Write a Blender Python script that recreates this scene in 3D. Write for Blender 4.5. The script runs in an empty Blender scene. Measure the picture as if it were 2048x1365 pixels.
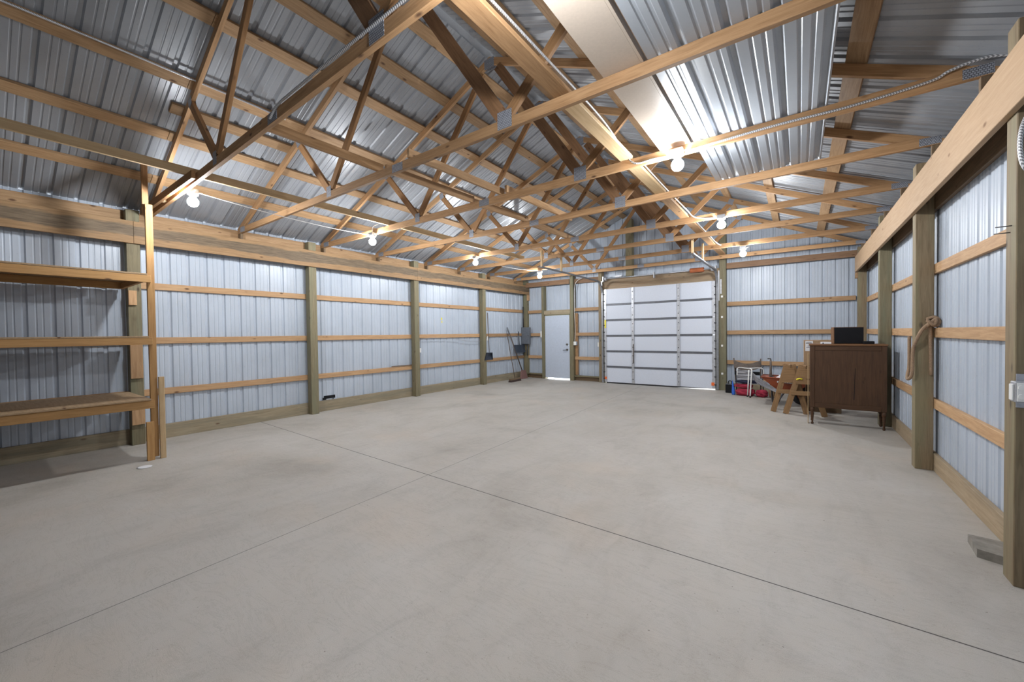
import bpy, bmesh, math, random
from mathutils import Vector, Matrix
random.seed(7)
S = bpy.context.scene
COL = S.collection
V = Vector

# ---------------------------------------------------------------- camera model
F_PX, YAW, PITCH, ROLL, CAM_H, CX = 792.21, .626, .0179, -.013, 1.4827, 2.25

# ---------------------------------------------------------------- materials
def new_mat(name):
    m = bpy.data.materials.new(name); m.use_nodes = True
    nt = m.node_tree
    b = nt.nodes['Principled BSDF']
    return m, nt, b
def N(nt, typ, **kw):
    n = nt.nodes.new(typ)
    for k, v in kw.items():
        if k in n.inputs: n.inputs[k].default_value = v
        else: setattr(n, k, v)
    return n
def L(nt, a, b): nt.links.new(a, b)
def ramp(nt, fac, stops, interp='LINEAR'):
    r = nt.nodes.new('ShaderNodeValToRGB'); r.color_ramp.interpolation = interp
    e = r.color_ramp.elements
    while len(e) < len(stops): e.new(.5)
    for i, (p, c) in enumerate(stops):
        e[i].position = p; e[i].color = (*c, 1) if len(c) == 3 else c
    if fac is not None: L(nt, fac, r.inputs['Fac'])
    return r
def mix(nt, fac, a, b, typ='MIX'):
    m = nt.nodes.new('ShaderNodeMix'); m.data_type = 'RGBA'; m.blend_type = typ
    for s, i in ((fac, 0), (a, 6), (b, 7)):
        if hasattr(s, 'is_linked'): L(nt, s, m.inputs[i])
        elif i == 0: m.inputs[0].default_value = s
        else: m.inputs[i].default_value = (*s, 1)
    return m.outputs[2]
def coords(nt, scale, rnd=True, typ='Object'):
    t = nt.nodes.new('ShaderNodeTexCoord')
    out = t.outputs[typ]
    if rnd:
        oi = nt.nodes.new('ShaderNodeObjectInfo')
        mu = N(nt, 'ShaderNodeVectorMath', operation='SCALE'); mu.inputs[0].default_value = (37., 11., 23.)
        L(nt, oi.outputs['Random'], mu.inputs['Scale'])
        ad = N(nt, 'ShaderNodeVectorMath', operation='ADD')
        L(nt, out, ad.inputs[0]); L(nt, mu.outputs[0], ad.inputs[1]); out = ad.outputs[0]
    mp = nt.nodes.new('ShaderNodeMapping'); mp.inputs['Scale'].default_value = scale
    L(nt, out, mp.inputs['Vector'])
    return mp.outputs['Vector']
def noise(nt, vec, scale, detail=4, rough=.6, dist=0):
    n = N(nt, 'ShaderNodeTexNoise', Scale=scale, Detail=detail, Roughness=rough, Distortion=dist)
    L(nt, vec, n.inputs['Vector']); return n.outputs['Fac']

def wood(name, light, dark, knot=(.12, .06, .03), rough=.65, weather=None, wamt=.5, vary=.25):
    m, nt, b = new_mat(name)
    v = coords(nt, (1.1, 16, 16))
    g = noise(nt, v, 3.0, 6, .65, .6)
    c = ramp(nt, g, [(.3, dark), (.62, light)]).outputs[0]
    v2 = coords(nt, (2.0, 4.5, 4.5))
    k = N(nt, 'ShaderNodeTexVoronoi', Scale=1.6); L(nt, v2, k.inputs['Vector'])
    kf = ramp(nt, k.outputs['Distance'], [(.05, (1, 1, 1)), (.13, (0, 0, 0))]).outputs[0]
    c = mix(nt, kf, c, knot)
    oi = nt.nodes.new('ShaderNodeObjectInfo')
    mr = N(nt, 'ShaderNodeMapRange'); mr.inputs['To Min'].default_value = 1 - vary; mr.inputs['To Max'].default_value = 1 + vary * .6
    L(nt, oi.outputs['Random'], mr.inputs['Value'])
    cmb = nt.nodes.new('ShaderNodeCombineColor')
    for i in range(3): L(nt, mr.outputs[0], cmb.inputs[i])
    c = mix(nt, 1.0, c, cmb.outputs[0], 'MULTIPLY')
    if weather:
        v3 = coords(nt, (.5, 7, 7))
        wn = noise(nt, v3, 1.3, 5, .6)
        wf = ramp(nt, wn, [(.45, (0, 0, 0)), (.6, (wamt, wamt, wamt))]).outputs[0]
        c = mix(nt, wf, c, weather)
    L(nt, c, b.inputs['Base Color']); b.inputs['Roughness'].default_value = rough
    b.inputs['Specular IOR Level'].default_value = .3
    bp = N(nt, 'ShaderNodeBump', Strength=.15, Distance=.002); L(nt, g, bp.inputs['Height']); L(nt, bp.outputs[0], b.inputs['Normal'])
    return m
def plain(name, col, rough=.5, metal=0., var=.12, scale=20, spec=.5, bump=0.):
    m, nt, b = new_mat(name)
    v = coords(nt, (1, 1, 1))
    n = noise(nt, v, scale, 4, .6)
    lo = tuple(x * (1 - var) for x in col); hi = tuple(min(1, x * (1 + var)) for x in col)
    L(nt, ramp(nt, n, [(.3, lo), (.7, hi)]).outputs[0], b.inputs['Base Color'])
    b.inputs['Roughness'].default_value = rough; b.inputs['Metallic'].default_value = metal
    b.inputs['Specular IOR Level'].default_value = spec
    if bump:
        bp = N(nt, 'ShaderNodeBump', Strength=bump, Distance=.004); L(nt, n, bp.inputs['Height']); L(nt, bp.outputs[0], b.inputs['Normal'])
    return m
def sheet_mat(name, col, rough=.38, spec=.5, metal=0.):
    m, nt, b = new_mat(name)
    v = coords(nt, (1, 1, 1), False)
    n = noise(nt, v, 1.2, 4, .6)
    n2 = noise(nt, v, 60, 2, .6)
    lo = tuple(x * .9 for x in col); hi = tuple(x * 1.06 for x in col)
    c = ramp(nt, n, [(.3, lo), (.7, hi)]).outputs[0]
    d = ramp(nt, n2, [(.24, (.55, .55, .55)), (.34, (1, 1, 1))]).outputs[0]
    c = mix(nt, .5, c, d, 'MULTIPLY')
    L(nt, c, b.inputs['Base Color'])
    b.inputs['Roughness'].default_value = rough; b.inputs['Specular IOR Level'].default_value = spec; b.inputs['Metallic'].default_value = metal
    bp = N(nt, 'ShaderNodeBump', Strength=.06, Distance=.01); L(nt, noise(nt, v, 9, 3), bp.inputs['Height']); L(nt, bp.outputs[0], b.inputs['Normal'])
    return m
def concrete():
    m, nt, b = new_mat('concrete')
    v = coords(nt, (1, 1, 1), False)
    big = noise(nt, v, .55, 6, .62, .4)
    c = ramp(nt, big, [(.28, (.335, .308, .272)), (.45, (.44, .412, .372)), (.6, (.48, .456, .422)), (.75, (.53, .503, .462))]).outputs[0]
    vs = coords(nt, (1.0, .35, 1), False)
    st = noise(nt, vs, 3.2, 6, .7, .8)
    c = mix(nt, .55, c, ramp(nt, st, [(.28, (.78, .765, .75)), (.5, (1, 1, 1)), (.8, (1.0, .97, .93))]).outputs[0], 'MULTIPLY')
    tan = ramp(nt, noise(nt, v, .9, 3, .5), [(.55, (0, 0, 0)), (.75, (.5, .5, .5))]).outputs[0]
    c = mix(nt, tan, c, (.52, .44, .36))
    sp = noise(nt, v, 55, 2, .5)
    c = mix(nt, 1.0, c, ramp(nt, sp, [(.22, (.4, .37, .34)), (.28, (1, 1, 1))]).outputs[0], 'MULTIPLY')
    fine = noise(nt, v, 260, 3, .7)
    c = mix(nt, .5, c, ramp(nt, fine, [(.3, (.72, .72, .72)), (.7, (1.12, 1.12, 1.12))]).outputs[0], 'MULTIPLY')
    # scuffs
    vc = coords(nt, (.6, 2.2, 1), False)
    sc = noise(nt, vc, 2.6, 8, .75, 2.2)
    c = mix(nt, 1., c, ramp(nt, sc, [(.488, (1, 1, 1)), (.5, (.82, .81, .79)), (.512, (1, 1, 1))]).outputs[0], 'MULTIPLY')
    # sawn control joints: one across at Y=2.83, one lengthwise near X=-3.2
    pos = N(nt, 'ShaderNodeSeparateXYZ'); L(nt, nt.nodes.new('ShaderNodeTexCoord').outputs['Object'], pos.inputs[0])
    def line(axis, c0, slope, wd):
        other = 'X' if axis == 'Y' else 'Y'
        a = N(nt, 'ShaderNodeMath', operation='MULTIPLY_ADD'); L(nt, pos.outputs[other], a.inputs[0]); a.inputs[1].default_value = slope; a.inputs[2].default_value = c0
        s = N(nt, 'ShaderNodeMath', operation='SUBTRACT'); L(nt, pos.outputs[axis], s.inputs[0]); L(nt, a.outputs[0], s.inputs[1])
        ab = N(nt, 'ShaderNodeMath', operation='ABSOLUTE'); L(nt, s.outputs[0], ab.inputs[0])
        lt = N(nt, 'ShaderNodeMath', operation='LESS_THAN'); L(nt, ab.outputs[0], lt.inputs[0]); lt.inputs[1].default_value = wd
        return lt.outputs[0]
    c = mix(nt, line('Y', 2.735, -.034, .0045), c, (.06, .055, .05))
    c = mix(nt, line('X', -3.07, -.042, .0035), c, (.16, .15, .14))
    L(nt, c, b.inputs['Base Color'])
    b.inputs['Roughness'].default_value = .62; b.inputs['Specular IOR Level'].default_value = .35
    bp = N(nt, 'ShaderNodeBump', Strength=.25, Distance=.004); L(nt, fine, bp.inputs['Height']); L(nt, bp.outputs[0], b.inputs['Normal'])
    return m
def plate_mat():
    m, nt, b = new_mat('truss_plate')
    v = coords(nt, (1, 1, 1), False)
    k = N(nt, 'ShaderNodeTexBrick', Scale=30.0); k.inputs['Mortar Size'].default_value = .05; k.inputs['Brick Width'].default_value = .5; k.inputs['Row Height'].default_value = .42
    k.inputs['Color1'].default_value = (.42, .44, .49, 1); k.inputs['Color2'].default_value = (.34, .36, .41, 1); k.inputs['Mortar'].default_value = (.06, .06, .07, 1)
    sw = N(nt, 'ShaderNodeMapping'); sw.inputs['Rotation'].default_value = (math.pi / 2, 0, 0); L(nt, v, sw.inputs['Vector'])
    L(nt, sw.outputs[0], k.inputs['Vector']); L(nt, k.outputs['Color'], b.inputs['Base Color'])
    b.inputs['Metallic'].default_value = .25; b.inputs['Roughness'].default_value = .4
    return m
def conduit_mat():
    m, nt, b = new_mat('flex_conduit')
    v = coords(nt, (1, 1, 1), False)
    w = N(nt, 'ShaderNodeTexWave', Scale=38.0); w.bands_direction = 'DIAGONAL'; L(nt, v, w.inputs['Vector'])
    L(nt, ramp(nt, w.outputs['Fac'], [(.3, (.22, .22, .23)), (.7, (.75, .75, .77))]).outputs[0], b.inputs['Base Color'])
    b.inputs['Metallic'].default_value = .3; b.inputs['Roughness'].default_value = .35
    return m
def emit_mat(name, col, strength):
    m, nt, b = new_mat(name)
    b.inputs['Base Color'].default_value = (.9, .9, .9, 1)
    b.inputs['Emission Color'].default_value = (*col, 1); b.inputs['Emission Strength'].default_value = strength
    return m

M = {}
M['truss'] = wood('truss_pine', (.47, .28, .14), (.31, .17, .078))
M['truss_dark'] = wood('truss_brown', (.26, .14, .07), (.17, .088, .042))
M['truss_web'] = wood('truss_web_pine', (.40, .22, .10), (.27, .14, .06))
M['horse'] = wood('sawhorse_pine', (.31, .185, .09), (.21, .12, .055), vary=.1)
M['header'] = wood('header_plank', (.35, .245, .15), (.22, .15, .09), weather=(.20, .17, .12), wamt=.5, vary=0)
M['plank'] = wood('brown_plank', (.26, .155, .09), (.16, .09, .05), vary=.1)
M['purlin'] = wood('purlin_pine', (.41, .26, .14), (.27, .16, .08))
M['girt'] = wood('girt_pine', (.52, .33, .18), (.37, .215, .108))
M['shelfwood'] = wood('shelf_pine', (.52, .30, .12), (.38, .20, .075))
M['ply'] = wood('shelf_plywood', (.36, .25, .15), (.25, .165, .09), vary=.1)
M['post'] = wood('treated_post', (.24, .205, .125), (.155, .13, .078), (.07, .05, .03), weather=(.18, .185, .12), wamt=.6, vary=.12)
M['postr'] = wood('treated_post_brown', (.27, .205, .125), (.18, .13, .075), (.06, .04, .03), weather=(.24, .22, .13), wamt=.6, vary=.1)
M['base'] = wood('treated_skirt', (.36, .30, .205), (.25, .20, .13), weather=(.22, .20, .145), wamt=.7, vary=.12)
M['base_r'] = wood('treated_skirt_tan', (.42, .32, .21), (.31, .23, .14), weather=(.28, .22, .15), wamt=.5, vary=.1)
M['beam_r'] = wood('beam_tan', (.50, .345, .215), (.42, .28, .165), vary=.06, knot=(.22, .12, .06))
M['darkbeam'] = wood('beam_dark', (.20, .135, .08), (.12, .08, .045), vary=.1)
M['dresser'] = wood('dresser_veneer', (.085, .042, .021), (.052, .026, .013), (.05, .025, .012), rough=.6, vary=.0)
M['dresser_top'] = wood('dresser_top_wood', (.20, .10, .045), (.13, .06, .028), vary=.0)
M['paletrim'] = wood('fresh_sawn', (.62, .45, .26), (.5, .34, .18))
M['wall'] = sheet_mat('white_wall_sheet', (.45, .502, .578))
M['roof'] = sheet_mat('galvanized_roof_sheet', (.285, .30, .325), .36, .6, .1)
M['liner'] = sheet_mat('liner_sheet', (.40, .43, .47), .4, .5, .05)
M['floor'] = concrete()
M['plate'] = plate_mat()
M['flex'] = conduit_mat()
M['door'] = plain('door_paint', (.49, .545, .64), .45, var=.05)
M['panel'] = plain('garage_panel', (.62, .66, .745), .5, var=.06, scale=90, bump=.15)
M['galv'] = plain('galvanized_steel', (.50, .51, .54), .38, .55, .15)
M['trackgalv'] = plain('dull_track_steel', (.24, .245, .26), .45, .4, .15)
M['strut'] = plain('strut_steel', (.12, .125, .14), .4, .3)
M['darksteel'] = plain('dark_steel', (.07, .07, .075), .45, .5)
M['white'] = plain('white_plastic', (.78, .78, .76), .4, var=.04)
M['ceramic'] = plain('white_porcelain', (.85, .85, .83), .25, var=.03)
M['cable'] = plain('white_cable', (.75, .75, .74), .4, var=.05)
M['greycable'] = plain('grey_cable', (.30, .30, .32), .5)
M['beige'] = plain('beige_board', (.55, .465, .385), .33, var=.04, scale=60)
M['beige_edge'] = plain('beige_board_edge', (.33, .24, .18), .6)
M['black'] = plain('black_matte', (.005, .005, .007), .6, spec=.25)
M['rubber'] = plain('black_rubber', (.016, .016, .018), .75)
M['greybox'] = plain('grey_enamel', (.13, .145, .17), .45)
M['navyplastic'] = plain('dark_blue_plastic', (.03, .04, .06), .4)
M['springorange'] = plain('orange_spring_coat', (.42, .12, .04), .45)
M['orange'] = plain('orange_tag', (.85, .16, .03), .5)
M['yellow'] = plain('yellow_tag', (.80, .68, .04), .5)
M['red'] = plain('red_tray_paint', (.27, .062, .025), .4, var=.2, scale=8)
M['redcloth'] = plain('red_cloth', (.30, .02, .045), .9, var=.35, scale=12, bump=.5)
M['navycloth'] = plain('navy_cloth', (.015, .017, .045), .9, var=.3, scale=12, bump=.5)
M['bluecloth'] = plain('blue_cloth', (.03, .13, .55), .8, var=.3)
M['tarp'] = plain('grey_tarp', (.25, .25, .27), .55, var=.2, scale=9, bump=.3)
M['cardboard'] = plain('cardboard', (.36, .235, .135), .8, var=.08)
M['paper'] = plain('white_paper', (.72, .72, .74), .7, var=.05)
M['ink'] = plain('dark_ink', (.05, .05, .08), .7)
M['green'] = plain('green_plastic', (.045, .20, .105), .45)
M['rope'] = plain('tan_rope', (.30, .20, .125), .85, var=.3, scale=120, bump=.6)
M['slab'] = plain('grey_paver', (.25, .23, .20), .8, var=.25, scale=14, bump=.4)
M['brass'] = plain('dull_nickel', (.20, .19, .17), .35, .9)
M['bristle'] = plain('brown_bristle', (.05, .03, .025), .9, var=.4, scale=80)
M['redbristle'] = plain('faded_red_bristle', (.22, .12, .11), .9, var=.4, scale=80)
M['handlewood'] = plain('worn_handle', (.10, .075, .06), .6, var=.3)
M['bulb'] = emit_mat('lit_bulb', (.93, .965, 1.0), 170)
M['joint'] = plain('outside_concrete', (.7, .7, .7), .8)

# left inner beam: pine with a grey weathered band along the middle of its face
def band_beam():
    m = wood('beam_pine_weathered', (.36, .225, .115), (.24, .145, .072), vary=.08)
    nt = m.node_tree; b = nt.nodes['Principled BSDF']
    old = b.inputs['Base Color'].links[0].from_socket
    tc = nt.nodes.new('ShaderNodeTexCoord'); sx = N(nt, 'ShaderNodeSeparateXYZ'); L(nt, tc.outputs['Object'], sx.inputs[0])
    v = coords(nt, (1.2, 9, 9)); n = noise(nt, v, 1.6, 6, .65)
    a = N(nt, 'ShaderNodeMath', operation='MULTIPLY_ADD'); L(nt, n, a.inputs[0]); a.inputs[1].default_value = .16; a.inputs[2].default_value = -.09
    s = N(nt, 'ShaderNodeMath', operation='ADD'); L(nt, sx.outputs['Z'], s.inputs[0]); L(nt, a.outputs[0], s.inputs[1])
    r = ramp(nt, None, [(.25, (0, 0, 0)), (.32, (1, 1, 1)), (.74, (1, 1, 1)), (.82, (0, 0, 0))])
    mr = N(nt, 'ShaderNodeMapRange'); mr.inputs['From Min'].default_value = -.155; mr.inputs['From Max'].default_value = .155; L(nt, s.outputs[0], mr.inputs['Value']); L(nt, mr.outputs[0], r.inputs['Fac'])
    st = noise(nt, coords(nt, (1.5, 20, 20)), 2.5, 6, .7)
    g = ramp(nt, st, [(.32, (.055, .045, .034)), (.68, (.20, .155, .105))]).outputs[0]
    fm = N(nt, 'ShaderNodeMath', operation='MULTIPLY'); L(nt, r.outputs[0], fm.inputs[0]); fm.inputs[1].default_value = .85
    L(nt, mix(nt, fm.outputs[0], old, g), b.inputs['Base Color'])
    return m
M['beam_l'] = band_beam()

# ---------------------------------------------------------------- geometry helpers
class MB:
    def __init__(s): s.bm = bmesh.new()
    def box(s, lo, hi, bev=0., mi=0):
        lo, hi = V(lo), V(hi)
        r = bmesh.ops.create_cube(s.bm, size=1, matrix=Matrix.Translation((lo + hi) / 2) @ Matrix.Diagonal((*(hi - lo), 1)))
        vs = r['verts']
        if bev:
            es = {e for v in vs for e in v.link_edges}
            rb = bmesh.ops.bevel(s.bm, geom=list(es), offset=bev, segments=1, affect='EDGES', profile=.5)
        return s
    def bar(s, p0, p1, a, b, up=(0, 0, 1), bev=0.):
        mt, ln = frame(p0, p1, up)
        r = bmesh.ops.create_cube(s.bm, size=1, matrix=mt @ Matrix.Diagonal((ln, a, b, 1)))
        if bev:
            es = {e for v in r['verts'] for e in v.link_edges}
            bmesh.ops.bevel(s.bm, geom=list(es), offset=bev, segments=1, affect='EDGES', profile=.5)
        return s
    def tube(s, pts, r, seg=8, closed=False):
        pts = [V(p) for p in pts]; n = len(pts); rings = []
        nrm = None
        for i, p in enumerate(pts):
            if closed: t = (pts[(i + 1) % n] - pts[i - 1])
            else: t = (pts[min(i + 1, n - 1)] - pts[max(i - 1, 0)])
            t.normalize()
            if nrm is None:
                nrm = t.orthogonal().normalized()
            nrm = (nrm - t * nrm.dot(t))
            if nrm.length < 1e-6: nrm = t.orthogonal()
            nrm.normalize(); bn = t.cross(nrm)
            rr = r[i] if isinstance(r, (list, tuple)) else r
            rings.append([s.bm.verts.new(p + (nrm * math.cos(2 * math.pi * k / seg) + bn * math.sin(2 * math.pi * k / seg)) * rr) for k in range(seg)])
        rng = range(n) if closed else range(n - 1)
        for i in rng:
            A, B = rings[i], rings[(i + 1) % n]
            for k in range(seg):
                f = s.bm.faces.new((A[k], A[(k + 1) % seg], B[(k + 1) % seg], B[k])); f.smooth = True
        if not closed:
            s.bm.faces.new(list(reversed(rings[0]))); s.bm.faces.new(rings[-1])
        return s
    def lathe(s, prof, seg=20, mt=Matrix()):
        rings = []
        for r, z in prof:
            if r < 1e-5: rings.append([s.bm.verts.new(mt @ V((0, 0, z)))])
            else: rings.append([s.bm.verts.new(mt @ V((r * math.cos(2 * math.pi * k / seg), r * math.sin(2 * math.pi * k / seg), z))) for k in range(seg)])
        for A, B in zip(rings, rings[1:]):
            for k in range(seg):
                k2 = (k + 1) % seg
                if len(A) == 1 and len(B) == 1: continue
                if len(A) == 1: f = s.bm.faces.new((A[0], B[k2], B[k]))
                elif len(B) == 1: f = s.bm.faces.new((A[k], A[k2], B[0]))
                else: f = s.bm.faces.new((A[k], A[k2], B[k2], B[k]))
                f.smooth = True
        return s
    def prism(s, pts, vec):
        vec = V(vec)
        a = [s.bm.verts.new(V(p)) for p in pts]; b = [s.bm.verts.new(V(p) + vec) for p in pts]
        n = len(a)
        s.bm.faces.new(a); s.bm.faces.new(list(reversed(b)))
        for i in range(n): s.bm.faces.new((a[i], b[i], b[(i + 1) % n], a[(i + 1) % n]))
        return s
    def quads(s, grid):
        vs = [[s.bm.verts.new(V(p)) for p in row] for row in grid]
        for A, B in zip(vs, vs[1:]):
            for i in range(len(A) - 1): s.bm.faces.new((A[i], A[i + 1], B[i + 1], B[i]))
        return s
    def build(s, name, mat, parent=None, matrix=None, origin=None):
        bmesh.ops.recalc_face_normals(s.bm, faces=s.bm.faces)
        me = bpy.data.meshes.new(name)
        if origin is None and matrix is None:
            bb = [v.co for v in s.bm.verts]
            origin = V(((min(c.x for c in bb) + max(c.x for c in bb)) / 2, (min(c.y for c in bb) + max(c.y for c in bb)) / 2, min(c.z for c in bb)))
        if matrix is None: matrix = Matrix.Translation(origin)
        bmesh.ops.transform(s.bm, matrix=matrix.inverted(), verts=s.bm.verts)
        s.bm.to_mesh(me); s.bm.free()
        o = bpy.data.objects.new(name, me); COL.objects.link(o)
        for m in (mat if isinstance(mat, (list, tuple)) else [mat]): me.materials.append(M[m])
        o.matrix_basis = matrix
        if parent is not None:
            o.parent = parent; o.matrix_parent_inverse = parent.matrix_basis.inverted()
        return o
def frame(p0, p1, up=(0, 0, 1)):
    p0, p1, up = V(p0), V(p1), V(up)
    x = (p1 - p0); ln = x.length; x.normalize()
    z = up - x * up.dot(x)
    if z.length < 1e-5: z = V((1, 0, 0)) - x * x.x
    z.normalize(); y = z.cross(x)
    mt = Matrix(((x.x, y.x, z.x, 0), (x.y, y.y, z.y, 0), (x.z, y.z, z.z, 0), (0, 0, 0, 1)))
    return Matrix.Translation((p0 + p1) / 2) @ mt, ln
def board(name, p0, p1, a, b, mat, parent=None, up=(0, 0, 1), bev=.003):
    """straight sawn board from p0 to p1; a = size across, b = size along up. Its own X axis runs along the grain."""
    mt, ln = frame(p0, p1, up)
    m = MB(); m.bar(p0, p1, a, b, up, bev)
    return m.build(name, mat, parent, matrix=mt)
def tag(o, label, cat, group=None):
    o['label'] = label; o['category'] = cat
    if group: o['group'] = group
    return o
def thing(name, loc, label, cat, group=None):
    o = bpy.data.objects.new(name, None); COL.objects.link(o); o.matrix_basis = Matrix.Translation(V(loc)); o.empty_display_size = .1
    return tag(o, label, cat, group)
def struct(o, label=None):
    o['kind'] = 'structure'
    if label: o['label'] = label
    return o
def copy_tree(o, parent=None):
    c = o.copy(); COL.objects.link(c)
    if parent is not None:
        inv = o.matrix_parent_inverse.copy(); c.parent = parent; c.matrix_parent_inverse = inv
    for ch in [x for x in ALLCH(o)]: copy_tree(ch, c)
    return c
def ALLCH(o): return [x for x in bpy.data.objects if x.parent == o]
def smooth_path(pts, n=6):
    pts = [V(p) for p in pts]; out = []
    for i in range(len(pts) - 1):
        p0, p1, p2, p3 = pts[max(i - 1, 0)], pts[i], pts[i + 1], pts[min(i + 2, len(pts) - 1)]
        for k in range(n):
            t = k / n
            out.append(.5 * ((2 * p1) + (p2 - p0) * t + (2 * p0 - 5 * p1 + 4 * p2 - p3) * t * t + (3 * p1 - p0 - 3 * p2 + p3) * t ** 3))
    out.append(pts[-1]); return out

# ---------------------------------------------------------------- building dimensions (metres)
XL, XR = -7.49, .99              # inner faces of the side posts
XLS, XRS = -7.67, 1.168          # wall sheets
YF, YB = -4.2, 11.31             # front sheet, rear sheet
AX, AZ, SLP = -3.32, 5.149, .43  # underside of purlins at the ridge line, roof slope
def roofz(x): return AZ - SLP * abs(x - AX)
SHEET_OFF = .042

# profile of ribbed sheet across its width: list of (u, depth) ; depth > 0 = away from the room
def profile(u0, u1, pitch=.23, d=.019):
    pts = []; k = math.floor(u0 / pitch) - 1
    while k * pitch < u1 + pitch:
        b = k * pitch
        for du, dd in ((0, 0), (.052, 0), (.058, .004), (.066, .004), (.072, 0), (.108, 0), (.114, .004), (.122, .004), (.128, 0), (.176, 0), (.190, d), (.216, d)):
            pts.append((b + du, dd))
        k += 1
    out = [p for p in pts if u0 < p[0] < u1]
    return [(u0, 0)] + out + [(u1, 0)]
def wall_sheet(mb, axis, c, outward, u0, u1, z0, z1):
    """ribs vertical. axis 'X': sheet spans X at Y=c ; 'Y': spans Y at X=c. z0/z1 numbers or functions of u."""
    f0 = z0 if callable(z0) else (lambda u: z0); f1 = z1 if callable(z1) else (lambda u: z1)
    pr = profile(u0, u1)
    if axis == 'X':
        mb.quads([[(u, c + outward * d, f0(u)) for u, d in pr], [(u, c + outward * d, f1(u)) for u, d in pr]])
    else:
        mb.quads([[(c + outward * d, u, f0(u)) for u, d in pr], [(c + outward * d, u, f1(u)) for u, d in pr]])

# ---------------------------------------------------------------- floor, walls, roof
m = MB(); m.box((XLS - .05, YF - .05, -.15), (XRS + .05, YB + .02, 0)); struct(m.build('floor', 'floor', origin=(0, 0, 0)), 'grey concrete floor slab with two crossing sawn joints')
m = MB(); m.box((-40, -40, -.5), (40, 60, -.16)); m.box((-9, YB + .02, -.15), (3, YB + 6, -.02)); struct(m.build('ground', 'joint', origin=(0, 0, -.16)))
ez = lambda x: roofz(x) + SHEET_OFF
m = MB(); wall_sheet(m, 'Y', XLS, -1, YF, YB, 0, ez(XLS)); struct(m.build('wall_left', 'wall'), 'pale blue-grey ribbed metal sheeting of the left wall')
m = MB(); wall_sheet(m, 'Y', XRS, 1, YF, YB, 0, ez(XRS)); struct(m.build('wall_right', 'wall'), 'pale blue-grey ribbed metal sheeting of the right wall')
m = MB()
DX0, DX1, DZ = -6.765, -5.82, 2.07         # entry door opening
GX0, GX1, GZ = -4.70, -1.68, 2.78          # overhead door opening
top = lambda u: ez(u)
wall_sheet(m, 'X', YB, 1, XLS, DX0, 0, top); wall_sheet(m, 'X', YB, 1, DX0, DX1, DZ, top); wall_sheet(m, 'X', YB, 1, DX1, GX0, 0, top)
wall_sheet(m, 'X', YB, 1, GX0, AX, GZ, top); wall_sheet(m, 'X', YB, 1, AX, GX1, GZ, top); wall_sheet(m, 'X', YB, 1, GX1, XRS, 0, top)
struct(m.build('wall_back', 'wall'), 'pale ribbed metal gable wall with the entry door and overhead door')
m = MB(); wall_sheet(m, 'X', YF, -1, XLS, AX, 0, top); wall_sheet(m, 'X', YF, -1, AX, XRS, 0, top); struct(m.build('wall_front', 'wall'))
m = MB()
nrm = 1 / math.sqrt(1 + SLP * SLP)
for sgn, xe in ((-1, XLS - .25), (1, XRS + .25)):
    pr = profile(YF - .1, YB + .1)
    xr = AX + sgn * .06
    def pt(x, y, d, sgn=sgn): return (x + sgn * SLP * nrm * d, y, roofz(x) + SHEET_OFF + d * nrm)
    m.quads([[pt(xe, y, d) for y, d in pr], [pt(xr, y, d) for y, d in pr]])
struct(m.build('ceiling', 'roof'), 'grey ribbed metal roof sheets on both slopes above the trusses')
m = MB(); rz = AZ + SHEET_OFF + .022
m.prism([(AX - .2, YF, rz - .2 * SLP), (AX, YF, rz), (AX + .2, YF, rz - .2 * SLP), (AX + .2, YF, rz - .2 * SLP + .004), (AX, YF, rz + .004), (AX - .2, YF, rz - .2 * SLP + .004)], (0, YB - YF, 0))
struct(m.build('trim_1', 'roof'), 'folded metal ridge cap closing the roof peak')

# ---------------------------------------------------------------- posts
PL = [1.325, 3.825, 6.34, 8.875, 11.17]; PR = [3.48, 5.875, 8.19, 10.95]; PW = .14
plab = ['square treated wooden post behind the shelving unit on left wall', 'treated wooden post on left wall, nearest one right of the shelving',
        'treated wooden post on left wall with white outlet beside it', 'treated wooden post on left wall with hanging dustpan',
        'treated wooden corner post behind the grey electrical panel']
for y, lb in zip(PL, plab):
    tag(board('wooden_post', (XL - PW / 2, y + PW / 2, 0), (XL - PW / 2, y + PW / 2, 3.27), PW, PW, 'post', up=(1, 0, 0), bev=.004), lb, 'post', 'posts along the left wall')
rlab = ['light green treated post at right, carrying metal outlet box', 'treated wooden post on right wall with rope looped round it',
        'treated wooden post on right wall directly behind the brown dresser', 'treated wooden post in the rear right corner']
for i, (y, lb) in enumerate(zip(PR, rlab)):
    tag(board('wooden_post', (XR + PW / 2, y + PW / 2, 0), (XR + PW / 2, y + PW / 2, 3.21), PW, PW, 'post' if i in (2,) else 'postr', up=(1, 0, 0), bev=.004), lb, 'post', 'posts along the right wall')

# eave beams (inner pair visible, outer pair behind the posts)
for (y0, y1, lb) in ((YF, 1.395, 'weathered pine eave beam on left wall, above the shelving unit'), (1.395, 6.42, 'weathered pine eave beam on left wall, middle length over two bays'), (6.42, YB - .02, 'weathered pine eave beam on left wall, rear length ending at corner')):
    tag(board('eave_beam', (XL + .02, y0 + .001, 2.955), (XL + .02, y1 - .001, 2.955), .039, .305, 'beam_l'), lb, 'beam', 'eave beams')
tag(board('eave_beam', (XL - PW - .0195, YF, 3.13), (XL - PW - .0195, YB - .02, 3.13), .036, .29, 'purlin'), 'upper outer plank at left eave, just under the roof sheets', 'beam', 'eave beams')
tag(board('eave_beam', (XR - .02, YF, 2.855), (XR - .02, YB - .24, 2.855), .039, .325, 'beam_r'), 'pale tan eave beam running along inside of right wall posts', 'beam', 'eave beams')
tag(board('eave_beam', (XR + PW + .0195, YF, 2.95), (XR + PW + .0195, YB - .02, 2.95), .036, .48, 'darkbeam'), 'dark outer plank behind the tan right eave beam', 'beam', 'eave beams')  # outer plank has the dark brown beam wood
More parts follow.
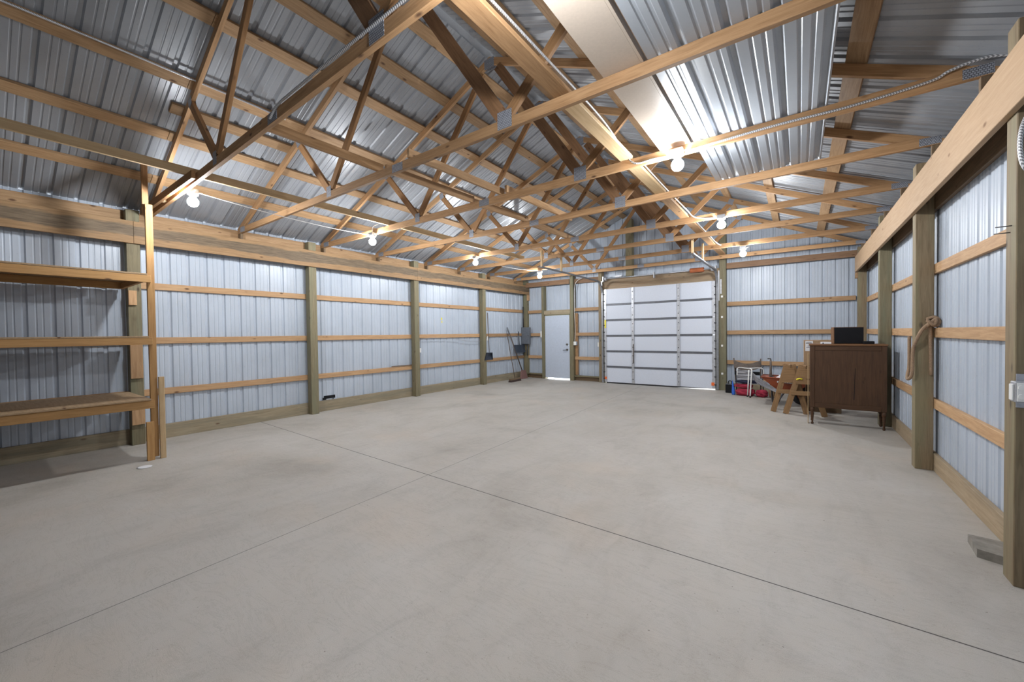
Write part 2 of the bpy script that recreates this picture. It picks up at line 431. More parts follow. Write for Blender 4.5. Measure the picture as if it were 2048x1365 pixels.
# short blocks under the ends of the inner beams at the corner posts
tag(board('bearing_block', (XL + .02, 11.18, 2.70), (XL + .02, 11.30, 2.70), .039, .19, 'girt'), 'short wooden block under beam end on rear left corner post', 'block')
tag(board('bearing_block', (XR - .02, 10.955, 2.62), (XR - .02, 11.08, 2.62), .039, .12, 'girt'), 'short wooden block under beam end on rear right corner post', 'block')

# girts and skirt boards
lbays = [(YF, PL[0], 'behind the shelving unit'), (PL[0] + PW, PL[1], 'in the bay right beside the shelving'), (PL[1] + PW, PL[2], 'in the bay with the black patch'),
         (PL[2] + PW, PL[3], 'in the bay between outlet and hanging dustpan'), (PL[3] + PW, PL[4], 'in the rear corner bay behind the brooms')]
lev = [('lowest', .70), ('middle', 1.452), ('top', 2.245)]
for bi, (y0, y1, w) in enumerate(lbays):
    for nm, z in lev:
        if bi == 0: pass
        e = .006 if bi else 0
        dz = {('lowest', 2): -.0, }.get((nm, bi), 0)
        tag(board('wall_girt', (XL - PW - .0195, y0 - .07 + e, z + dz), (XL - PW - .0195, y1 + .066, z + dz), .036, .095, 'girt'), '%s pine wall rail on left wall, %s' % (nm, w), 'girt', 'left wall girts')
    tag(board('skirt_board', (XL - PW - .0195, y0 - .07 + (.006 if bi else 0), .105), (XL - PW - .0195, y1 + .066, .105), .036, .21, 'base'), 'weathered skirt plank at foot of left wall, %s' % w, 'plank', 'skirt boards')
rbays = [(PR[0] + PW, PR[1], 'between outlet post and roped post'), (PR[1] + PW, PR[2], 'between roped post and dresser'), (PR[2] + PW, PR[3], 'in the corner bay behind the dresser')]
rlev = [('lowest', .70), ('middle', 1.44), ('top', 2.10)]
for bi, (y0, y1, w) in enumerate(rbays):
    for nm, z in rlev:
        tag(board('wall_girt', (XR + PW + .0195, y0 - .066, z), (XR + PW + .0195, y1 + .066, z), .036, .10, 'girt'), '%s pine wall rail on right wall, %s' % (nm, w), 'girt', 'right wall girts')
    tag(board('skirt_board', (XR + PW + .0195, y0 - .066, .09), (XR + PW + .0195, y1 + .066, .09), .036, .18, 'base_r'), 'tan skirt plank at foot of right wall, %s' % w, 'plank', 'skirt boards')

# rear wall framing
def vpost(x0, x1, z0, z1, lb, mat='post', y0=11.09, y1=11.27):
    tag(board('wall_stud', ((x0 + x1) / 2, (y0 + y1) / 2, z0), ((x0 + x1) / 2, (y0 + y1) / 2, z1), x1 - x0, y1 - y0, mat, up=(0, 1, 0)), lb, 'stud', 'rear wall uprights')
vpost(-6.855, -6.775, 0, 3.02, 'narrow treated upright left of the entry door')
vpost(-5.815, -5.705, 0, 3.3, 'treated upright right of the entry door')
vpost(-4.86, -4.755, 0, 3.3, 'treated upright left of the overhead door', 'postr')
vpost(-1.625, -1.48, 0, 4.2, 'thick treated post right of the overhead door')
vpost(-4.02, -3.84, 3.09, 4.7, 'tall treated upright in the gable above the overhead door')
def hrail(x0, x1, z, lb, h=.10, mat='girt', y=11.2495, t=.036):
    tag(board('wall_girt', (x0, y, z), (x1, y, z), t, h, mat), lb, 'girt', 'rear wall girts')
YG = 11.2495
for nm, z in (('lowest', .70), ('middle', 1.447), ('top', 2.215)):
    hrail(-7.49 + .003, -6.858, z, '%s short wall rail between corner post and entry door' % nm, y=YG)
    hrail(-5.70, -4.863, z, '%s short wall rail between entry door and overhead door' % nm, y=11.2)
for nm, z in (('lowest', .70), ('middle', 1.447), ('top', 2.165)):
    hrail(-1.475, .985, z, '%s long wall rail on rear wall right of overhead door' % nm, y=YG)
hrail(-6.772, -5.818, 2.16, 'treated header plank directly above the entry door', .14, 'base', 11.17, .14)
hrail(XL + .045, -5.82, 3.10, 'long brown top plank on rear wall above the entry door', .15, 'plank', 11.07, .036)
hrail(-5.70, -4.87, 3.10, 'brown top plank on rear wall between the doors', .15, 'plank', 11.20, .036)
hrail(-1.47, 1.13, 3.10, 'long brown top plank on rear wall right of overhead door', .14, 'plank', 11.12, .036)
for x0, x1, w in ((-7.485, -6.86, 'between corner post and entry door'), (-5.70, -4.865, 'between the entry door and overhead door')):
    t = thing('sill_plank', ((x0 + x1) / 2, 11.2, 0), 'treated floor sill with ledge at rear wall, %s' % w, 'sill', 'rear sill planks')
    board('kick_plank', (x0, 11.235, .06), (x1, 11.235, .06), .06, .12, 'darkbeam', t)
    board('ledge', (x0, 11.2, .14), (x1, 11.2, .14), .12, .038, 'post', t)
tag(board('skirt_board', (-1.475, YG, .09), (.985, YG, .09), .036, .18, 'base'), 'skirt plank at foot of rear wall, right of overhead door', 'plank', 'skirt boards')
tag(board('door_header', (GX0 - .05, 11.165, 2.915), (GX1 + .05, 11.165, 2.915), .05, .32, 'header'), 'wide weathered header plank above the white overhead door', 'header')

# ---------------------------------------------------------------- purlins
LX = [-7.02, -6.24, -5.46, -4.70, -4.17, -3.64]
names_l = ['lowest', 'second lowest', 'third lowest', 'fourth lowest', 'fifth lowest', 'topmost']
def purlin(xlow, side, y0, y1, lb):
    w = .129
    x0, x1 = xlow, xlow + w * (1 if side == 'L' else -1)
    xm = (x0 + x1) / 2; up = V((-SLP if side == 'L' else SLP, 0, 1)).normalized()
    c = V((xm, 0, roofz(xm))) + up * .0195
    a = V((c.x, y0, c.z)); b = V((c.x, y1, c.z))
    tag(board('roof_purlin', a, b, .14, .036, 'purlin', up=up), lb, 'purlin', 'roof purlins')
for x, nm in zip(LX, names_l):
    purlin(x, 'L', YF + .02, 1.488, '%s purlin on left roof slope, front length left of nearest truss' % nm)
    purlin(x, 'L', 1.492, YB - .02, '%s purlin on left roof slope, rear length beyond nearest truss' % nm)
    purlin(2 * AX - x + .04, 'R', YF + .02, YB - .02, '%s purlin on the right roof slope' % nm)
purlin(-5.84, 'L', 1.42, 2.80, 'short spare purlin on left slope between the two nearest trusses')

# ---------------------------------------------------------------- trusses (span X, thickness in Y)
TY = [1.49, 2.73, 4.15, 5.39, 6.80, 7.98, 9.26, 10.64]
CB = 3.212; CH = .089; TT = .038
HL, HR = -7.60, .96
def make_truss(y):
    t = thing('roof_truss', (AX, y, CB), '', 'truss', 'roof trusses')
    xl, xr = -7.62, 1.10
    x1 = AX + (AZ - CB - CH) / SLP
    m = MB(); m.prism([(xl, y - TT / 2, CB), (xr, y - TT / 2, CB), (xr, y - TT / 2, roofz(xr)), (x1, y - TT / 2, CB + CH), (xl, y - TT / 2, CB + CH)], (0, TT, 0))
    m.build('bottom_chord', 'truss', t, matrix=Matrix.Translation((AX, y, CB + CH / 2)))
    for x in (-7.56, 1.06): board('heel_block', (x, y, 2.85), (x, y, CB - .001), TT, .10, 'darkbeam', t, up=(1, 0, 0))
    cz = lambda x: roofz(x) - .0445 / nrm - .002
    for s, xe in ((-1, xl), (1, xr)):
        xa = AX + s * .0005
        # plumb cut at the ridge: prism outline in the truss plane
        dz = .089 / nrm; zt = roofz
        m = MB()
        xs_ = AX + s * (AZ - .006 - CB - CH) / SLP
        m.prism([(xs_ - s * .001, y - TT / 2, zt(xs_) - .002), (xa, y - TT / 2, zt(xa) - .002), (xa, y - TT / 2, zt(xa) - dz), (AX + s * (AZ - dz - CB - CH - .001) / SLP, y - TT / 2, CB + CH + .001), (xs_, y - TT / 2, CB + CH + .001)], (0, TT, 0))
        mt, ln = frame((xe, y, cz(xe)), (xa, y, cz(xa)))
        m.build('top_chord', 'truss', t, matrix=mt)
    zA = CB + CH + .003
    A, B, MA, MBB = -4.78, -2.02, -5.52, -1.14
    tb = lambda x: roofz(x) - .089 / nrm - .004
    def web(x0, z0, x1, z1, w=.089):
        board('web', (x0, y, z0), (x1, y, z1), TT, w, 'truss_web', t)
    web(A - .03, zA + .03, MA + .005, tb(MA) - .005)
    web(B + .03, zA + .03, MBB - .005, tb(MBB) - .005)
    web(A + .04, zA + .035, AX - .13, tb(AX - .13) - .012)
    board('web', (B - .04, y, zA + .035), (AX + .13, y, tb(AX + .13) - .012), TT, .12, 'truss_dark', t)
    for k in (-1, 1):
        yy = y + k * (TT / 2 + .001)
        def pl(x, z, w, h, rot=0):
            m = MB(); m.box((-w / 2, -.001, -h / 2), (w / 2, .001, h / 2))
            m.build('gusset_plate', 'plate', t, matrix=Matrix.Identity(4)).matrix_basis = Matrix.Translation((x, yy, z)) @ Matrix.Rotation(rot, 4, 'Y')
        pl(A, CB + .085, .10, .13); pl(B, CB + .085, .15, .15); pl(-3.44, CB + .045, .17, .085)
        pl(AX, roofz(AX) - .09, .16, .13); pl(MA, tb(MA) + .02, .10, .11, -math.atan(SLP)); pl(MBB, tb(MBB) + .02, .10, .11, math.atan(SLP))
        pl(xl + .20, CB + .05, .17, .085); pl(1.0, CB + .04, .15, .07)
    return t
tl = ['nearest wooden roof truss, its lower chord doubled at left end', 'second nearest wooden roof truss, passing under the beige board',
      'third nearest roof truss, bulbs at both ends, holding beige board end', 'fourth nearest roof truss, at far edge of the loose ceiling sheets',
      'fifth nearest roof truss, with bulbs on it', 'sixth nearest roof truss, just before the left door track hanger', 'second truss from rear wall, carrying the rearmost two bulbs', 'rearmost roof truss, just in front of the overhead door']
T0 = make_truss(TY[0]); TR = [T0]
for y in TY[1:]:
    c = copy_tree(T0); c.location.y = y; TR.append(c)
for t, lb in zip(TR, tl): t['label'] = lb
T0.location.y = 1.505; T0.rotation_euler.z = -.02      # the nearest truss sits slightly out of square
# child plates were given a new basis after parenting; their parent inverse already matches the truss base

# sister board on the nearest truss
tag(board('sister_board', (-7.46, 1.488, CB + .046), (-5.32, 1.488, CB + .046), TT, .089, 'truss_web'), 'long sister board beside nearest truss chord at left end', 'board')
tag(board('spacer_block', (-6.62, 1.528, CB + .05), (-6.54, 1.528, CB + .05), .038, .07, 'paletrim'), 'small pale block between sister board and nearest truss chord', 'block')

# ---------------------------------------------------------------- loose timbers on the chords
ZT = CB + CH
tag(board('lateral_brace', (-1.475, -.2, ZT + .0195), (-1.475, 2.77, ZT + .0195), .13, .036, 'truss'), 'flat brace board over nearest trusses with conduit along it', 'brace', 'flat brace boards')
tag(board('lateral_brace', (-1.48, 2.775, ZT + .0195), (-1.48, 5.42, ZT + .0195), .13, .036, 'paletrim'), 'pale flat brace board over the middle trusses, beside largest bulb', 'brace', 'flat brace boards')
tag(board('lateral_brace', (-1.49, 5.425, ZT + .0195), (-1.49, 10.66, ZT + .0195), .13, .036, 'truss'), 'flat brace board over the rear trusses near overhead door track', 'brace', 'flat brace boards')
tag(board('lateral_brace', (-5.54, -1.0, ZT + .046), (-5.54, 2.9, ZT + .046), .038, .089, 'paletrim'), 'upright brace board crossing nearest left trusses above the shelving', 'brace', 'upright brace boards')
tag(board('lateral_brace', (-5.50, 2.905, ZT + .046), (-5.50, 8.1, ZT + .046), .038, .089, 'paletrim'), 'upright brace board along rear left trusses above bulbs', 'brace', 'upright brace boards')
tag(board('lateral_brace', (-3.80, 1.56, ZT + .046), (-3.78, 2.78, ZT + .046), .038, .089, 'truss'), 'short brace board on edge between two nearest trusses', 'brace', 'mid brace boards')
tag(board('lateral_brace', (-3.74, 2.79, ZT + .046), (-3.66, 4.17, ZT + .046), .038, .089, 'girt'), 'short brace board on edge between second and third trusses', 'brace', 'mid brace boards')
tag(board('lateral_brace', (-3.24, 2.69, ZT + .046), (-3.16, 4.2, ZT + .046), .038, .089, 'girt'), 'short loose timber with dark cut end near roof centre', 'brace', 'mid brace boards')
tag(board('lateral_brace', (-3.72, 4.18, ZT + .046), (-3.60, 5.42, ZT + .046), .038, .089, 'girt'), 'short brace board on edge between third and fourth trusses', 'brace', 'mid brace boards')
tag(board('lateral_brace', (-3.05, 4.1, ZT + .046), (-3.0, 5.8, ZT + .046), .038, .089, 'girt'), 'loose timber lying across third and fourth truss chords', 'brace', 'mid brace boards')
tag(board('lateral_brace', (-3.70, 5.42, ZT + .046), (-3.62, 6.85, ZT + .046), .038, .089, 'girt'), 'short brace board on edge between fourth and fifth trusses', 'brace', 'mid brace boards')

# beige board
t = thing('beige_board', (-1.0, 2.3, ZT), 'long beige painted board lying across the nearest truss chords', 'board')
m = MB(); m.box((-1.135, -.1, ZT + .001), (-.865, 4.135, ZT + .019), .002); m.build('panel', 'beige', t)
m = MB(); m.box((-.865, -.1, ZT + .001), (-.848, 4.135, ZT + .055)); m.build('side_edge', 'beige', t)
# liner sheets: ribs run along Y, resting on the chords
def liner(name, x0, x1, y0, y1, z, lb):
    w = x1 - x0; n = 4; pt = []
    for k in range(n):
        b = x0 + k * w / n; p = w / n
        for f, d in ((0, 0), (.24, 0), (.27, .007), (.33, .007), (.36, 0), (.52, 0), (.55, .007), (.61, .007), (.64, 0), (.76, 0), (.82, .024), (.94, .024)):
            pt.append((b + f * p, d))
    pt.append((x1, 0)); pt.append((x1 + .012, .018))
    m = MB(); ys = [y0, (y0 + y1) / 2, y1]
    m.quads([[(x, y, z + d) for x, d in pt] for y in ys])
    o = m.build(name, 'liner')
    sol = o.modifiers.new('thickness', 'SOLIDIFY'); sol.thickness = .0012; sol.offset = 1
    tag(o, lb, 'sheet')
liner('liner_sheet', -.82, .175, .3, 5.40, ZT + .0015, 'loose ribbed metal sheet lying on the truss chords at right')

# ---------------------------------------------------------------- bulbs
def make_light(p, lb, far=False):
    p = V(p)
    t = thing('ceiling_light', p, lb, 'light', 'bare bulb lights on the trusses')
    r = .058
    m = MB()
    pr = [(0, -r)] + [(r * math.sin(a), -r * math.cos(a)) for a in [math.pi * k / 12 for k in range(1, 10)]] + [(.024, .058), (.0, .06)]
    m.lathe(pr, 20, Matrix.Translation(p)); b = m.build('bulb', 'bulb', t, matrix=Matrix.Translation(p)); b['label'] = 'lit white bulb'
    m = MB(); m.lathe([(0, .056), (.03, .056), (.034, .075), (.056, .086), (.056, .094), (0, .094)], 20, Matrix.Translation(p)); m.build('lamp_holder', 'ceramic', t)
    m = MB(); m.box((p.x - .055, p.y - .045, p.z + .096), (p.x + .055, p.y + .045, p.z + .15), .004)
    m.build('junction_box', 'galv', t)
    m = MB(); m.tube([p + V((.056, 0, .125)), p + V((.10, 0, .125))], .009); m.build('connector', 'galv', t)
    return t
def lamp_at(ty, x, side=-1, dz=0): return (x, ty + side * (TT / 2 + .047), 3.085 + dz)
LP = [((-5.92, 1.645, 3.122), 'nearest lit bulb at left, below the doubled truss end'), ((-5.868, TY[2] - TT / 2 - .047, 3.076), 'lit bulb at left on third truss, second along left row'),
      ((-5.88, TY[4] - TT / 2 - .047, 3.087), 'lit bulb at left on fifth truss, third along left row'), ((-5.73, TY[6] - TT / 2 - .047, 3.042), 'farthest lit bulb of left row, above the entry door side'),
      ((-.958, TY[2] - TT / 2 - .047, 3.10), 'largest lit bulb at right, by the beige board end'), ((-.955, TY[4] - TT / 2 - .047, 3.09), 'lit bulb at right on fifth truss, middle of right row'),
      ((-.919, TY[6] - TT / 2 - .047, 3.032), 'farthest lit bulb of right row, right of overhead door')]
for p, lb in LP: make_light(p, lb)
make_light((-.965, 1.365, 3.085), 'lit bulb of right row on nearest truss, by the loose sheets')

# ---------------------------------------------------------------- conduits and cables
def cable(name, pts, r, mat, lb, cat='cable', n=6, seg=6):
    m = MB(); m.tube(smooth_path(pts, n), r, seg); return tag(m.build(name, mat), lb, cat)
yT = lambda i: TY[i] - TT / 2 - .012
c = CB
cable('flex_conduit', [(1.13, 4.08, 3.285), (1.05, 4.08, 3.308), (.95, 4.09, 3.31), (.85, 4.105, 3.294), (.75, yT(2), 3.264), (.32, yT(2), 3.24), (-.2, yT(2), 3.246), (-.86, yT(2), 3.225)], .0105, 'flex', 'armoured conduit along right half of third truss to bulb', 'conduit', 8)
cable('flex_conduit', [(-1.06, yT(2), 3.22), (-1.2, yT(2), 3.235), (-1.38, yT(2), 3.24), (-1.46, yT(2) - .06, 3.33), (-1.40, 3.3, 3.353), (-1.395, 2.2, 3.353), (-1.40, 1.2, 3.353), (-1.40, -.1, 3.353)], .0095, 'flex', 'armoured conduit along flat brace board from largest bulb', 'conduit', 8)
cable('flex_conduit', [(-1.08, TY[2] + .05, 3.24), (-1.3, TY[2] + .05, 3.27), (-1.40, TY[2] + .2, 3.352), (-1.41, 5.4, 3.352), (-1.40, 6.5, 3.352), (-1.33, yT(4) - .005, 3.28), (-1.06, yT(4), 3.22)], .009, 'cable', 'white cable along brace board between largest and middle bulbs', 'cable', 8)
cable('flex_conduit', [(-1.08, TY[4] + .045, 3.24), (-1.35, TY[4] + .06, 3.3), (-1.42, TY[4] + .3, 3.352), (-1.42, 8.4, 3.352), (-1.34, yT(6) - .01, 3.28), (-1.04, yT(6), 3.21)], .009, 'cable', 'white cable along brace board to farthest right bulb', 'cable', 8)
cable('flex_conduit', [(-5.30, -1.5, 4.27), (-5.30, 0, 4.27), (-5.30, 1.2, 4.27), (-5.30, 2.0, 4.265), (-5.30, 2.45, 4.25)], .0105, 'flex', 'armoured conduit following a purlin of left roof slope', 'conduit', 10)
cable('flex_conduit', [(-3.45, 1.475, 3.24), (-3.3, 1.473, 3.30), (-2.95, 1.468, 3.312), (-2.4, 1.458, 3.314), (-1.8, 1.445, 3.314), (-1.6, 1.44, 3.316), (-1.42, 1.42, 3.353)], .0105, 'flex', 'grey conduit along top of nearest truss chord', 'conduit', 10)
def strap(p, lb): pass
z0 = 3.20
cable('lamp_wire', [(-5.88, LP[0][0][1] + .05, 3.235), (-5.9, 2.5, 3.185), (-5.98, 3.4, 3.19), (-5.98, LP[1][0][1], z0 + .01)], .0055, 'cable', 'thin white wire sagging between first and second left bulbs', 'wire', 8)
cable('lamp_wire', [(-5.86, LP[1][0][1], z0 + .02), (-5.8, 4.05, 3.31), (-5.76, 4.12, 3.36), (-5.70, 4.05, 3.33)], .0055, 'cable', 'short looped white wire end above second left bulb', 'wire', 6)
cable('lamp_wire', [(-5.86, LP[3][0][1] - .02, z0), (-6.2, 8.7, 3.24), (-6.5, 7.98 + .05, 3.31)], .006, 'cable', 'white wire drooping from farthest left bulb', 'wire', 8)

# ---------------------------------------------------------------- shelving unit
XS = -6.40
t = thing('shelving_unit', (-6.95, .2, 0), 'rough pine shelving unit with three shelves along left wall', 'shelving')
Y0S, Y1S = -2.6, 1.31
for nm, z, hh in (('low', .685, .10), ('mid', 1.452, .085), ('top', 2.207, .088)):
    board('front_rail', (XS, Y0S, z), (XS, Y1S + .03, z), .036, hh, 'shelfwood', t)
    board('back_rail', (XL + .03, Y0S, z), (XL + .03, Y1S - .02, z), .036, hh, 'shelfwood', t)
    m = MB(); m.box((XL + .012, Y0S, z + hh / 2 + .001), (XS + (.05 if nm == 'low' else .02), Y1S - .005, z + hh / 2 + .02), .002); m.build('shelf_board', 'ply', t)
    for yy in (Y0S + .02, -.7, Y1S - .045):
        board('cross_bearer', (XL + .05, yy, z - .005), (XS - .02, yy, z - .005), .036, hh - .012, 'shelfwood', t)
board('upright', (XS - .038, 1.345, .03), (XS - .038, 1.345, 3.12), .07, .038, 'shelfwood', t, up=(1, 0, 0))
board('upright', (XS - .077, 1.322, 3.0), (XS - .077, 1.322, 3.62), .06, .036, 'truss_web', t, up=(1, 0, 0))
board('foot_block', (XS, 1.41, 0), (XS, 1.41, 1.01), .055, .034, 'paletrim', t, up=(1, 0, 0))
board('foot_block', (XS, 1.295, 0), (XS, 1.295, .47), .07, .036, 'shelfwood', t, up=(1, 0, 0))
for z0, z1, w in ((1.95, 2.15, .085), (.93, 1.40, .128), (.285, .62, .135)):
    board('cleat', (XL + .0195, 1.325 + w / 2, z0), (XL + .0195, 1.325 + w / 2, z1), w, .038, 'girt', t, up=(1, 0, 0))
m = MB(); m.lathe([(0, .001), (.06, .001), (.075, .004), (.06, .006), (.03, .005), (0, .005)], 20, Matrix.Translation((-6.12, 1.18, 0)) @ Matrix.Diagonal((1, .9, 1, 1)))
tag(m.build('paper_disc', 'paper'), 'small white disc lying on floor by the shelving foot', 'disc')

# ---------------------------------------------------------------- left wall bits
m = MB(); m.box((XLS + .001, 4.155, .235), (XLS + .006, 4.39, .295)); m.box((XLS + .001, 4.13, .215), (XLS + .007, 4.20, .26)); tag(m.build('black_patch', 'black'), 'black tape patch low on left wall sheeting', 'patch')
m = MB(); m.box((XLS + .001, 7.37, 1.88), (XLS + .003, 7.41, 1.94)); m.box((XLS + .001, 7.385, 1.80), (XLS + .003, 7.415, 1.85)); tag(m.build('yellow_mark', 'yellow'), 'small yellow smear on left wall sheeting', 'mark')
tag(board('loose_stick', (XL - PW + .01, 5.75, .765), (XL - PW + .01, 6.33, .765), .02, .018, 'darkbeam'), 'dark stick lying on lowest rail left of outlet post', 'stick')
def outlet(p, axis, lb, w=.075, h=.12, d=.05, mat='white'):
    t = thing('power_outlet', p, lb, 'outlet')
    x, y, z = p
    m = MB()
    if axis == 'y-': 
        m.box((x - w / 2, y - d, z - h / 2), (x + w / 2, y, z + h / 2), .004); m.build('box', 'galv', t)
        m = MB(); m.box((x - w * .45, y - d - .004, z - h * .46), (x + w * .45, y - d, z + h * .46), .002); pl = m.build('cover_plate', mat, t)
        for k in (-1, 1):
            m = MB(); m.box((x - .016, y - d - .007, z + k * h * .22 - .014), (x + .016, y - d - .004, z + k * h * .22 + .014), .003); m.build('socket', 'white', pl)
    else:
        s = 1 if axis == 'x+' else -1
        a, b = sorted((x, x + s * d)); m.box((a, y - w / 2, z - h / 2), (b, y + w / 2, z + h / 2), .004); m.build('box', 'galv', t)
        a, b = sorted((x + s * d, x + s * (d + .004))); m = MB(); m.box((a, y - w * .45, z - h * .46), (b, y + w * .45, z + h * .46)); pl = m.build('cover_plate', mat, t)
        for k in (-1, 1):
            a, b = sorted((x + s * (d + .004), x + s * (d + .007))); m = MB(); m.box((a, y - .016, z + k * h * .22 - .014), (b, y + .016, z + k * h * .22 + .014)); m.build('socket', 'white', pl)
    return t
outlet((XL - PW + .03, PL[2] + PW + .05, 1.11), 'x+', 'white outlet box on left wall beside third post', .09, .12)
cable('wall_wire', [(XL - .13, PL[2] + PW + .05, 1.17), (XL - .12, PL[2] + PW + .09, 1.32), (XL - .085, 6.75, 1.40), (XL - .085, 7.6, 1.385), (XL - .085, 8.3, 1.30), (XL - .08, 8.86, 1.29)], .006, 'greycable', 'grey wire sagging along left wall from outlet to next post', 'wire')
cable('wall_wire', [(XL - .08, 9.03, 1.33), (XL - .085, 9.4, 1.37), (XL - .085, 10.2, 1.40), (XL - .08, 10.9, 1.41)], .006, 'greycable', 'grey wire along left wall between dustpan post and electrical panel', 'wire')
# hanging long-handled dustpan on post 4
t = thing('dustpan', (XL + .06, 9.06, .72), 'black long-handled dustpan hanging on fourth left post', 'dustpan')
m = MB(); m.tube([(XL + .03, 9.045, 2.12), (XL + .04, 9.06, 1.5), (XL + .05, 9.075, .95)], [.012, .010, .009], 8); m.build('handle', 'handlewood', t)
m = MB(); m.prism([(XL + .012, 8.90, .72), (XL + .012, 9.25, .72), (XL + .012, 9.17, .93), (XL + .012, 8.98, .93)], (.02, 0, 0))
m.prism([(XL + .012, 8.90, .72), (XL + .012, 8.98, .93), (XL + .10, 8.98, .93), (XL + .05, 8.90, .72)], (0, .006, 0)); m.prism([(XL + .012, 9.25, .72), (XL + .012, 9.17, .93), (XL + .10, 9.17, .93), (XL + .05, 9.25, .72)], (0, -.006, 0))
m.box((XL + .012, 8.98, .92), (XL + .10, 9.17, .94)); m.build('pan', 'navyplastic', t)
m = MB(); m.box((XL + .001, 9.03, 1.30), (XL + .025, 9.10, 1.42), .004); tag(m.build('switch_box', 'white'), 'small white switch box on fourth left post', 'box')
# corner tools
t = thing('push_broom', (-7.17, 10.0, 0), 'wide push broom leaning with dark head on floor in rear left corner', 'broom')
m = MB(); m.tube([(-7.18, 10.0, .10), (-7.585, 10.16, 1.50)], .012, 8); m.build('handle', 'handlewood', t)
m = MB(); m.box((-7.225, 9.74, .055), (-7.145, 10.28, .10), .006); m.build('head', 'darkbeam', t)
m = MB(); m.prism([(-7.22, 9.74, .056), (-7.15, 9.74, .056), (-7.13, 9.73, .0), (-7.24, 9.73, .0)], (0, .55, 0)); m.build('bristles', 'bristle', t)
t = thing('corn_broom', (-7.42, 10.72, 0), 'faded red bristled broom standing in rear left corner', 'broom')
m = MB(); m.tube([(-7.40, 10.74, .22), (-7.575, 10.22, 1.58)], .012, 8); m.build('handle', 'handlewood', t)
m = MB(); m.tube([(-7.563, 10.258, 1.48), (-7.59, 10.18, 1.69)], .022, 8); m.build('grip', 'greybox', t)
m = MB(); m.prism([(-7.42, 10.60, 0), (-7.42, 10.98, 0), (-7.42, 10.86, .28), (-7.42, 10.68, .28)], (.07, 0, 0)); m.build('bristles', 'redbristle', t)
t = thing('garden_rake', (-7.47, 11.0, 0), 'thin handled rake leaning behind the red broom in corner', 'rake')
m = MB(); m.tube([(-7.52, 11.02, .05), (-7.60, 10.36, 1.45)], .010, 8); m.build('handle', 'handlewood', t)
m = MB(); m.box((-7.55, 10.88, .035), (-7.53, 11.14, .055))
for k in range(9): m.box((-7.548 + .0, 10.885 + k * .029, .0), (-7.54, 10.891 + k * .029, .04))
m.build('head', 'darksteel', t)
t = thing('scoop_shovel', (-7.52, 10.82, .86), 'dark blue scoop shovel hanging below electrical panel', 'shovel')
m = MB(); pr = []
for i in range(7):
    a = i / 6; yy = 10.50 + .60 * a; bow = .05 * (1 - (2 * a - 1) ** 2)
    pr.append((yy, bow))
g0 = [[(-7.555 + b + .02 * k, y - (.0 if k else 0), 1.12 - .13 * k + 0) for y, b in pr] for k in range(3)]
m.quads(g0); o = m.build('blade', 'navyplastic', t); sd = o.modifiers.new('s', 'SOLIDIFY'); sd.thickness = .006
m = MB(); m.tube([(-7.56, 10.80, 1.11), (-7.585, 10.80, 1.56)], .014, 8); m.build('handle', 'darksteel', t)
t = thing('electrical_panel', (-7.495, 11.1, 1.13), 'grey electrical panel box on rear left corner post', 'panel')
m = MB(); m.box((-7.655, 11.055, 1.13), (-7.335, 11.166, 1.70), .006); m.build('cabinet', 'greybox', t)
m = MB(); m.box((-7.64, 11.047, 1.15), (-7.35, 11.055, 1.68), .003); d = m.build('panel_door', 'greybox', t)
m = MB(); m.box((-7.375, 11.04, 1.40), (-7.36, 11.047, 1.44)); m.build('latch', 'darksteel', d)
m = MB(); m.tube([(-7.60, 11.12, 1.705), (-7.60, 11.12, 2.4)], .018, 8); m.build('conduit_riser', 'darksteel', t)
m = MB(); m.tube([(-7.45, 11.12, 1.125), (-7.45, 11.12, .75)], .02, 8); m.build('conduit_stub', 'darksteel', t)

# ---------------------------------------------------------------- entry door
dt = bpy.data.objects.new('door_1', None); COL.objects.link(dt); dt.matrix_basis = Matrix.Translation((-6.29, 11.1, 0)); struct(dt, 'pale blue-grey steel entry door with lever handle')
m = MB(); m.box((-6.745, 11.12, .05), (-5.845, 11.165, 2.055), .003); sl = m.build('door_slab', 'door', dt)
m = MB(); m.box((-6.772, 11.10, 0), (-6.748, 11.25, 2.085)); m.box((-5.842, 11.10, 0), (-5.818, 11.25, 2.085)); m.box((-6.772, 11.10, 2.06), (-5.818, 11.25, 2.086)); m.build('door_frame', 'post', dt)
for z in (.28, 1.1, 1.85):
    m = MB(); m.tube([(-6.748, 11.108, z - .05), (-6.748, 11.108, z + .05)], .009, 8); m.build('hinge', 'brass', dt)
m = MB(); m.tube([(-5.935, 11.12, 1.13), (-5.935, 11.092, 1.13)], .032, 14); m.build('deadbolt', 'brass', dt)
m = MB(); m.tube([(-5.935, 11.12, .96), (-5.935, 11.10, .96)], .034, 14); m.tube([(-5.935, 11.10, .96), (-5.935, 11.065, .96), (-5.95, 11.06, .957), (-6.06, 11.06, .95)], .010, 8); m.build('door_lever', 'brass', dt)
outlet((-6.90, 11.235, 1.46), 'y-', 'white switch box on rail just left of entry door', .09, .22, .09)
outlet((-5.66, 11.185, 1.16), 'y-', 'white switch box right of entry door under hanging wires', .10, .12, .08)
outlet((-4.89, 11.185, 1.13), 'y-', 'small white button box left of overhead door', .06, .14, .05)
cable('wall_wire', [(-5.67, 11.12, 1.22), (-5.66, 11.14, 1.6), (-5.67, 11.12, 2.2), (-5.66, 11.12, 2.9), (-5.55, 11.1, 3.1), (-5.4, 11.08, 3.15)], .007, 'cable', 'white wires dropping beside entry door to switch box', 'wire')
tag(board('wall_stud', (-5.655, 11.235, .17), (-5.655, 11.235, 2.1), .08, .07, 'truss', up=(0, 1, 0)), 'short reddish stud beside entry door carrying the switch box', 'stud', 'rear wall uprights')

